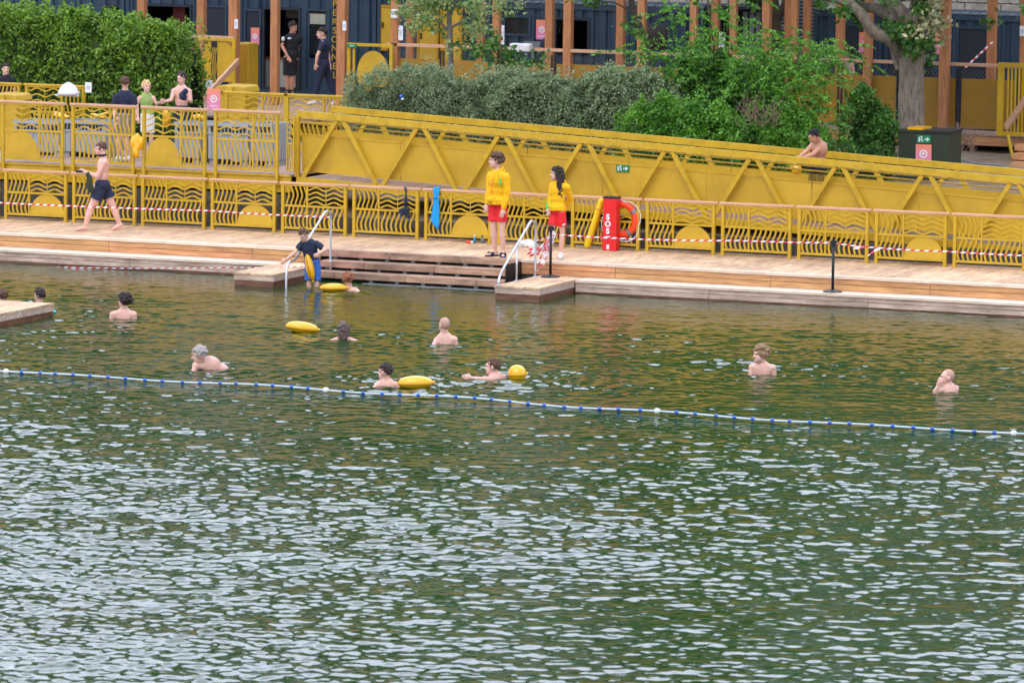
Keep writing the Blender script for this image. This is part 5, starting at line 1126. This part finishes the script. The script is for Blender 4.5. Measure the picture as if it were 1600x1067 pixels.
    for it in clothes:
        kind, m = it[0], it[1]; opt = it[2] if len(it) > 2 else {}
        if kind in ('tee', 'hoodie', 'tank', 'suit'):
            pad = opt.get('pad', .024 if kind == 'hoodie' else (.012 if kind == 'tee' else .006))
            def sh_(b):
                lo = opt.get('lo', -.02 if kind == 'hoodie' else .02)
                b.ell(mid(.72), (.158*w+pad, .103*w+pad, .19*k+pad*.6), F, 18, 11); b.ell(mid(.42), (.138*w+pad, .094*w+pad, .17*k), F, 18, 11)
                b.tube([mid(lo), mid(.3)], [.155*w+pad, .14*w+pad], 20) if False else b.ell(mid(.12), (.152*w+pad, .107*w+pad, .13*k), F, 18, 11)
                if kind in ('tee', 'hoodie'):
                    for s0 in 'lr':
                        b.cap(mid(.9), j['sh'+s0], .06*w+pad*.5, .06*w+pad*.6)
                        if ('el'+s0) in j:
                            if kind == 'tee': b.cone(j['sh'+s0], L2('sh'+s0, 'el'+s0, opt.get('sleeve', .6)), .062*w+pad*.4, .058*w+pad*.7)
                            else:
                                e, wq = j['el'+s0], j['wr'+s0]; b.cap(j['sh'+s0], e, .064*w+pad*.4, .05*w+pad*.4); b.cap(e, e.lerp(wq, .92), .05*w+pad*.4, .038*w+pad*.25); b.cone(e.lerp(wq, .88), e.lerp(wq, 1.02), .04*w, .037*w)
                    b.cap(mid(.93), neck-up*.0, .075*w, .062*w)
                if kind == 'hoodie':
                    for i in range(14):
                        a = 2*PI*i/14; ba = .5-.5*math.cos(a); b.ell(neck.lerp(head, .18)+F @ Vector((.078*math.sin(a), .02+.075*math.cos(a), .0+.03*(math.cos(a)))), (.036, .036, .034))
                    b.ell(neck+F @ Vector((0, .11, -.01)), (.09, .05, .08), F)
                    b.cone(mid(-.03), mid(.14), .158*w+pad*.75, .16*w+pad*.8, 22)
            cloth({'tee': 't_shirt', 'hoodie': 'hoodie', 'tank': 'top', 'suit': 'swimsuit'}[kind], m, sh_, .011)
        if kind in ('shorts', 'trousers', 'skirt'):
            t1 = opt.get('t', .62 if kind == 'shorts' else 1.0)
            def sh_(b):
                b.ell(mid(.06), (.172*w, .127*w, .125*k), F, 18, 11); b.ell(mid(.14), (.160*w, .118*w, .07*k), F, 18, 11)
                for s0 in 'lr':
                    hi, kn, an = j['hip'+s0], j['kn'+s0], j['an'+s0]
                    if kind == 'trousers': b.cap(hi, kn, .095*w, .07*w); b.cone(kn, kn.lerp(an, .93), .07*w, .062*w); b.cap(kn, kn.lerp(an, .2), .07*w, .066*w)
                    else: b.cone(hi+(hi-kn).normalized()*.02, hi.lerp(kn, t1), .092*w, .078*w+opt.get('flare', .008), 18)
            cloth(kind, m, sh_)
        if kind == 'shoes':
            for s0 in 'lr':
                an, toe = j['an'+s0], j['toe'+s0]; d_ = (toe-an); d_.z = 0; d_ = d_.normalized()
                b = MB(); z = toe.z-.0; a_ = an+Vector((0, 0, -.04*k)); b.cap(a_-d_*.02, toe+d_*.01, .047*w, .036*w); b.cap(an, a_, .042*w, .05*w)
                o = b.build('shoe', m, B_, world=False); remesh(o, .01, 2)
        if kind == 'slides':
            for s0 in 'lr':
                an, toe = j['an'+s0], j['toe'+s0]; d_ = (toe-an); d_.z = 0; d_ = d_.normalized(); a_ = Vector((an.x, an.y, 0)); t_ = Vector((toe.x, toe.y, 0))
                sole = MB().beam(a_-d_*.07+Vector((0, 0, .012)), t_+d_*.04+Vector((0, 0, .012)), .1, .024).build('slide_sole', m, B_, world=False); MB().cap(a_.lerp(t_, .62)+Vector((-.03, 0, .05)), a_.lerp(t_, .62)+Vector((.03, 0, .05)), .035, .035).build('strap', m, sole, world=False, smooth=True)
    return B_, hp, j, s, q
def sw(ref, label, head, neck, shl, shr, look, skin, hair, arms=None, H=1.72, clothes=(), fem=False, hands='flat', pelvis=None, hm=1.0):
    J = dict(head=head, neck=neck, shl=shl, shr=shr, pelvis=pelvis or (neck[0], neck[1]+52, .1))
    for kx, v in (arms or {}).items(): J[kx] = v
    return person(ref, WZ, label, J, skin, look, H, False, .010, clothes, hair, hands, 'swimmers in the water', fem, hm=hm)
# lifeguards
B1 = person((777, 401), 0, 'young lifeguard in yellow hoodie and red shorts, short brown hair, hands down', dict(head=(773, 251.5, 0), neck=(776, 268.5, .02), pelvis=(777.5, 318, .0), shl=(789, 275.5, -.1), shr=(765.5, 275, .1), ell=(791.5, 302, -.13), wrl=(785.5, 325, -.18), elr=(763, 299, .09), wrr=(760, 319, .02),
    hipl=(783.5, 322, -.04), hipr=(770.5, 322, .05), knl=(784, 358, -.06), knr=(770.5, 358, .03), anl=(786, 392, -.02), anr=(773, 391, .07), toel=(786, 399.5, -.2), toer=(763, 398.5, .0)), SKIN, (-72, 2), 1.8, vox=.0085,
    clothes=[('shorts', RED, dict(t=.66, flare=.016)), ('hoodie', HOOD), ('slides', NAVYC)], hair=('wavy', HBR), group='lifeguards', hm=1.06)
bb, hp, j, s, q = B1
MB().ell(q((766, 311, -.12)), (.085, .05, .06)).build('pouch', HOOD, bb, world=False, smooth=True); MB().box(*[v for v in (q((780, 284)).x-.015, q((780, 284)).x+.015)], -.2, -.175, q((780, 287)).z, q((780, 277)).z).build('green_whistle', mat('neon_green', '30d060', .4), bb, world=False)
MB().tube([q((777, 272, -.13)), q((779, 276, -.17)), q((780, 279, -.19))], .005, 5).build('lanyard', RED, bb, world=False); MB().tube([q((770, 275, -.12)), q((767, 288, -.16)), q((767.5, 300, -.17))], .005, 5).build('cord', RED, bb, world=False)
t3 = q((784.5, 285.5, -.19)); text_mesh('SAUV', .045, 'chest_print', mat('print_dark', '8a7410', .8), bb, Matrix.Translation((q((774, 286)).x, -.165, q((774, 286)).z)) @ FRONT, .002)
B2 = person((872, 404), 0, 'lifeguard with very long dark wavy hair, yellow hoodie, red shorts and white trainers', dict(head=(868, 272, 0), neck=(871, 286, .02), pelvis=(870.5, 328, .0), shl=(884, 291.5, -.1), shr=(862, 291, .1), ell=(891, 310, .04), wrl=(884, 322, .17), elr=(859, 309, .1), wrr=(857, 325, .02),
    hipl=(876, 332, -.05), hipr=(865.5, 332, .05), knl=(878, 363, .0), knr=(861, 363, -.02), anl=(876, 395, .03), anr=(857, 394, .0), toel=(875.5, 401.5, -.13), toer=(852, 400.5, -.1)), SKIN, (-80, 0), 1.66, vox=.0085, fem=True,
    clothes=[('shorts', RED, dict(t=.66, flare=.02)), ('hoodie', HOOD), ('shoes', WHITEC)], hair=('long', HDK, .4), group='lifeguards')
bb, hp, j, s, q = B2
MB().ell(q((880, 350, -.12)), (.03, .006, .012), Matrix.Rotation(-.5, 3, 'Y')).build('shorts_logo', PAPER, bb, world=False); MB().box(q((853.5, 320)).x-.012, q((853.5, 320)).x+.02, -.16, -.13, q((853, 326)).z, q((853, 315)).z).build('green_whistle', MATS['neon_green'], bb, world=False)
# walker
B3 = person((158, 361), 0, 'bare chested man in navy shorts walking left along the deck, towel over his arm', dict(head=(156.5, 233, 0), neck=(161, 248, .0), pelvis=(160, 291, 0), shl=(163, 253, -.17), shr=(162, 253, .17), ell=(153, 275, -.2), wrl=(137, 268.5, -.2), elr=(156, 276, .2), wrr=(148, 290, .12),
    hipl=(156, 296, -.08), hipr=(164, 296, .08), knl=(142, 325, -.1), knr=(176, 323, .08), anl=(134, 353, -.1), anr=(186, 350, .1), toel=(120, 358.5, -.1), toer=(176, 359, .1)), SKIN3, (-85, -5), 1.68, vox=.01,
    clothes=[('shorts', NAVYC, dict(t=.5, flare=.025))], hair=('short', HBR), bulk=1.2)
bb, hp, j, s, q = B3
MB().ell(q((141, 284, -.22)), (.06, .05, .17)).ell(q((139, 272, -.2)), (.05, .06, .06)).ell(q((144, 293, -.2)), (.04, .04, .1)).build('towel', OLIVE, bb, world=False, smooth=True); MB().box(q((126, 0)).x-.07, q((126, 0)).x+.05, -.23, -.17, q((0, 269)).z, q((0, 265)).z).build('phone', BLACK, bb, world=False, bevel=.01)
P = [hp(math.sin(a)*.085, -.01+math.cos(a)*.08-.01, -.115) for a in [2*PI*i/20 for i in range(21)]]; MB().tube(P, .018, 7).build('dark_collar', BLACKC, bb, world=False, smooth=True)
# boy at the ladder
B4 = person((487, 447), WZ, 'boy in dark swim shirt and blue shorts stepping into the water, holding a yellow buoy', dict(head=(474, 367, -.08), neck=(481, 377, -.02), pelvis=(488, 411, 0), shl=(494, 380, -.06), shr=(472.5, 380, .0), ell=(508, 389, -.1), wrl=(498, 394, -.24), elr=(461, 394, -.05), wrr=(448, 404.5, -.1),
    hipl=(494, 415, -.02), hipr=(483, 415, .03), knl=(495, 443, -.05), knr=(483, 443, -.02), anl=(495, 474, 0), anr=(483, 474, 0), toel=(495, 480, -.15), toer=(483, 480, -.15)), SKIN, (-35, -35), 1.5, vox=.009,
    clothes=[('shorts', BLUEC, dict(t=.85, flare=.01)), ('tee', NAVYC, dict(sleeve=.7))], hair=('short', HBR), hands=('grip', 'relaxed'), hm=1.08)
# swimmers
sw((544, 453), 'red haired swimmer beside the steps next to a yellow buoy', (543.5, 437, 0), (546, 449, 0), (556, 454, -.02), (536, 455, .02), (-170, 0), SKIN3, ('wavy', HRD), dict(ell=(568, 461, -.15), wrl=(574, 466, -.3)), 1.6)
sw((191, 497), 'dark curly haired swimmer with bare pale shoulders at the left, back turned', (194, 470.5, 0), (194, 484, 0), (176, 492, .02), (209, 491, -.02), (-130, 5), SKIN3, ('curly', HDK), dict(ell=(172, 510, .0), wrl=(175, 530, 0), elr=(213, 510, 0), wrr=(212, 530, 0)), 1.75)
sw((325, 578), 'grey haired swimmer leaning forward in a strappy dark swimsuit', (311.5, 554, -.05), (318, 565, 0), (335, 571, .1), (306, 571, -.05), (-105, -15), SKIN3, ('short', HGR), dict(ell=(338, 600, .1), wrl=(340, 618, .1), elr=(302, 583, -.1), wrr=(290, 590, -.1)), 1.7, clothes=[], fem=False, pelvis=(362, 594, .25), hm=1.12)
sw((537, 529), 'swimmer with long wet grey-brown hair seen from behind, arms spread', (536.5, 515, 0), (537, 527, 0), (548, 531, 0), (526, 531, 0), (-178, 5), SKIN, ('long', mat('hair_wet', '5f4c46', .5, var=.3, scale=40, bump=.5), .16), dict(ell=(560, 534, .0), wrl=(570, 541, .0), elr=(514, 534, .0), wrr=(506, 541, .0)), 1.6, fem=True)
sw((694, 537), 'bald swimmer with pale shoulders in mid water, back turned', (693.5, 508, 0), (695, 523, 0), (710, 530, -.02), (683, 532, .05), (-150, 5), SKIN3, ('shaved', HSH), dict(ell=(714, 545, 0), wrl=(712, 560, 0), elr=(676, 542, -.15), wrr=(662, 547, -.35)), 1.78)
sw((604, 602), 'short dark haired swimmer looking left right at the lane rope', (601, 581.5, 0), (604, 595, 0), (617, 601, .0), (592, 601, .05), (-120, 0), SKIN3, ('short', HDK), dict(ell=(624, 610, .0), wrl=(620, 625, 0), elr=(584, 607, -.1), wrr=(577, 610, -.3)), 1.72)
sw((771, 592), 'bearded dark haired swimmer moving left with one arm stretched forward', (769, 573.5, 0), (774, 585, 0), (786, 591, .1), (766, 592, -.05), (-95, -2), SKIN3, ('short', HBR), dict(ell=(790, 604, .1), wrl=(788, 615, 0), elr=(752, 591.5, -.1), wrr=(738, 590, -.1)), 1.72)
sw((1192, 583), 'fair curly haired young swimmer facing left with bare chest above water', (1187, 554, -.03), (1191, 568, 0), (1207.5, 574, -.03), (1175, 574, .03), (-58, 0), SKIN3, ('curly', HCU), dict(ell=(1211, 596, .0), wrl=(1205, 615, -.1), elr=(1172, 596, .0), wrr=(1178, 612, -.1)), 1.72, hm=1.05)
sw((1480, 612), 'bald swimmer at the far right holding a hand to his mouth', (1479.5, 590, 0), (1483, 603, 0), (1494, 608, .1), (1470, 608, -.06), (-85, 0), SKIN3, ('shaved', HSH), dict(ell=(1496, 625, .1), wrl=(1490, 640, 0), elr=(1460, 612, -.1), wrr=(1463.5, 603, -.12)), 1.72, hands=(None, 'relaxed'))
sw((61, 478), 'dark haired head behind the timber platform at the left', (61, 462, 0), (62, 475, 0), (74, 483, 0), (49, 483, 0), (-140, 0), SKIN, ('short', HDK), None, 1.7)
sw((4, 476), 'dark haired head cut by the left edge behind the platform', (3, 463, 0), (4, 476, 0), (16, 484, 0), (-8, 484, 0), (-150, 0), SKIN, ('short', HBR), None, 1.7)
# man leaning on the gangway rail
person((1272, 335), .52, 'bare chested man in a black cap leaning on the gangway rail', dict(head=(1269, 212, -.15), neck=(1278, 222, -.05), pelvis=(1275, 264, .1), shl=(1285, 226.5, -.02), shr=(1269, 226, .05), ell=(1266, 241, -.2), wrl=(1250, 245, -.35), elr=(1258, 236, -.1), wrr=(1246, 243.5, -.3),
    hipl=(1279, 272, .08), hipr=(1271, 272, .14), knl=(1278, 304, .08), knr=(1270, 304, .14), anl=(1279, 327, .1), anr=(1271, 327, .14), toel=(1268, 333, .05), toer=(1260, 333, .1)), SKIN2, (-65, -30), 1.66, vox=.011, clothes=[('shorts', BLACKC, dict(t=.7))], hair=('short', BLACKC), Yref=1.45, bulk=1.15)
# people on the upper platform
def stand(ref, z0, label, head, look, dx=14, H=1.7, **kw):
    x, y = head; k = ref[1]-y
    J = dict(head=(x, y, 0), neck=(x, y+.105*k, .02), pelvis=((x+ref[0])/2, y+.42*k, .02), shl=(x+dx*.88, y+.16*k, 0), shr=(x-dx*.88, y+.16*k, 0), ell=(x+dx*1.15, y+.33*k, 0), wrl=(x+dx*1.2, y+.48*k, -.05), elr=(x-dx*1.15, y+.33*k, 0), wrr=(x-dx*1.2, y+.48*k, -.05),
             hipl=(ref[0]+dx*.4, y+.45*k, 0), hipr=(ref[0]-dx*.4, y+.45*k, 0), knl=(ref[0]+dx*.42, y+.7*k, -.01), knr=(ref[0]-dx*.42, y+.7*k, -.01), anl=(ref[0]+dx*.42, y+.94*k, 0), anr=(ref[0]-dx*.42, y+.94*k, 0), toel=(ref[0]+dx*.5, y+.985*k, -.14), toer=(ref[0]-dx*.5, y+.985*k, -.14))
    J.update(kw.pop('J', {})); return person(ref, z0, label, J, look=look, H=H, vox=kw.pop('vox', .012), **kw)
back = dict(toel=(198, 252, .14), toer=(186, 252, .14))
stand((192, 254), PZ, 'man in a navy t-shirt seen from behind on the upper platform', (195, 130), (175, 0), 15, 1.66, clothes=[('tee', NAVYC), ('shorts', mat('grey_shorts', '8c8580', .85), dict(t=.85)), ('shoes', WHITEC)], hair=('short', HBR), J=dict(shl=(181, 152, 0), shr=(208, 152, 0), ell=(178, 172, 0), wrl=(180, 190, -.1), elr=(212, 172, 0), wrr=(210, 190, -.1), hipl=(186, 187, 0), hipr=(198, 187, 0), knl=(186, 215, 0), knr=(198, 215, 0), anl=(185, 245, 0), anr=(199, 245, 0), **back), skin=SKIN)
stand((231, 247), PZ, 'blonde woman in an olive green top on the upper platform', (228.5, 136), (25, 0), 12.5, 1.56, clothes=[('tank', GREENC, dict(pad=.016)), ('shorts', WHITEC, dict(t=.8))], hair=('short', HBL), fem=True, J=dict(elr=(214, 165, 0), wrr=(216, 182, -.1), ell=(244, 163, 0), wrl=(252, 158, -.15)), hm=1.08)
stand((283, 246), PZ, 'bare chested man holding a dark blue bundle beside the blonde woman', (283, 123), (-35, -12), 14, 1.66, clothes=[('shorts', NAVYC, dict(t=1.0))], hair=('short', HDK), J=dict(elr=(268, 156, -.1), wrr=(259, 158, -.25), ell=(298, 158, -.05), wrl=(287, 152, -.22)), skin=SKIN3, hands=('grip', 'relaxed'))
loose_bag(287, 148, 1.95, 8, 10, 'dark blue bundle of clothes held against his chest by the shirtless man', NAVYC, 'clothes_bundle')
stand((10, 214), PZ, 'smiling dark haired man behind the rear railing at the far left', (9, 112), (15, 0), 12, 1.66, clothes=[('tee', BLACKC), ('shorts', NAVYC)], hair=('short', HDK), Yref=5.6, scale=76)
# staff
SB = stand((453, 150), TZ, 'staff man in black t-shirt and shorts standing in the dark doorway', (457, 43), (55, -15), 12, 1.7, clothes=[('tee', BLACKC), ('shorts', BLACKC, dict(t=1.0)), ('shoes', BLACKC)], hair=('short', HDK), J=dict(elr=(440, 72, 0), wrr=(450, 88, -.2), ell=(465, 72, .1), wrl=(462, 88, 0), anl=(456, 142, 0), anr=(449, 142, 0), knl=(457, 118, 0), knr=(448, 118, 0)), skin=SKIN2, Yref=15.0, hands=('relaxed', 'relaxed'))
MB().ell(SB[4]((442, 61, -.11)), (.035, .012, .05)).ell(SB[4]((452, 60, -.14)), (.045, .012, .022)).build('shirt_print', PAPER, SB[0], world=False, smooth=True)
stand((506, 164), TZ, 'staff man in dark navy polo and trousers striding left before the blue door', (502, 53), (-80, -5), 12, 1.72, clothes=[('tee', NAVYC), ('trousers', NAVYC), ('shoes', WHITEC)], hair=('short', HDK), skin=SKIN, Yref=13.3,
      J=dict(neck=(505, 63, 0), shl=(504, 70, -.16), shr=(507, 70, .16), ell=(496, 86, -.22), wrl=(494, 99, -.2), elr=(512, 88, .2), wrr=(514, 100, .1), pelvis=(506, 104, 0), hipl=(503, 108, -.08), hipr=(509, 108, .08), knl=(496, 134, -.05), knr=(517, 133, .08), anl=(491, 157, -.05), anr=(527, 156, .1), toel=(483, 162, -.05), toer=(519, 163, .1)))
stand((312, 150), TZ, 'person with brown hair half hidden behind the left hedge top', (313, 43), (100, 0), 11, 1.7, clothes=[('tee', BLACKC), ('shorts', NAVYC)], hair=('short', HBR), skin=SKIN2, Yref=14.2)
stand((1322, 186), TZ, 'dark curly haired woman behind the yellow fence on the terrace', (1320, 84), (-70, -5), 11, 1.62, clothes=[('tank', mat('pale_top', 'b8a890', .8)), ('shorts', BLACKC)], hair=('curly', HDK), skin=SKIN, fem=True, Yref=13.9)
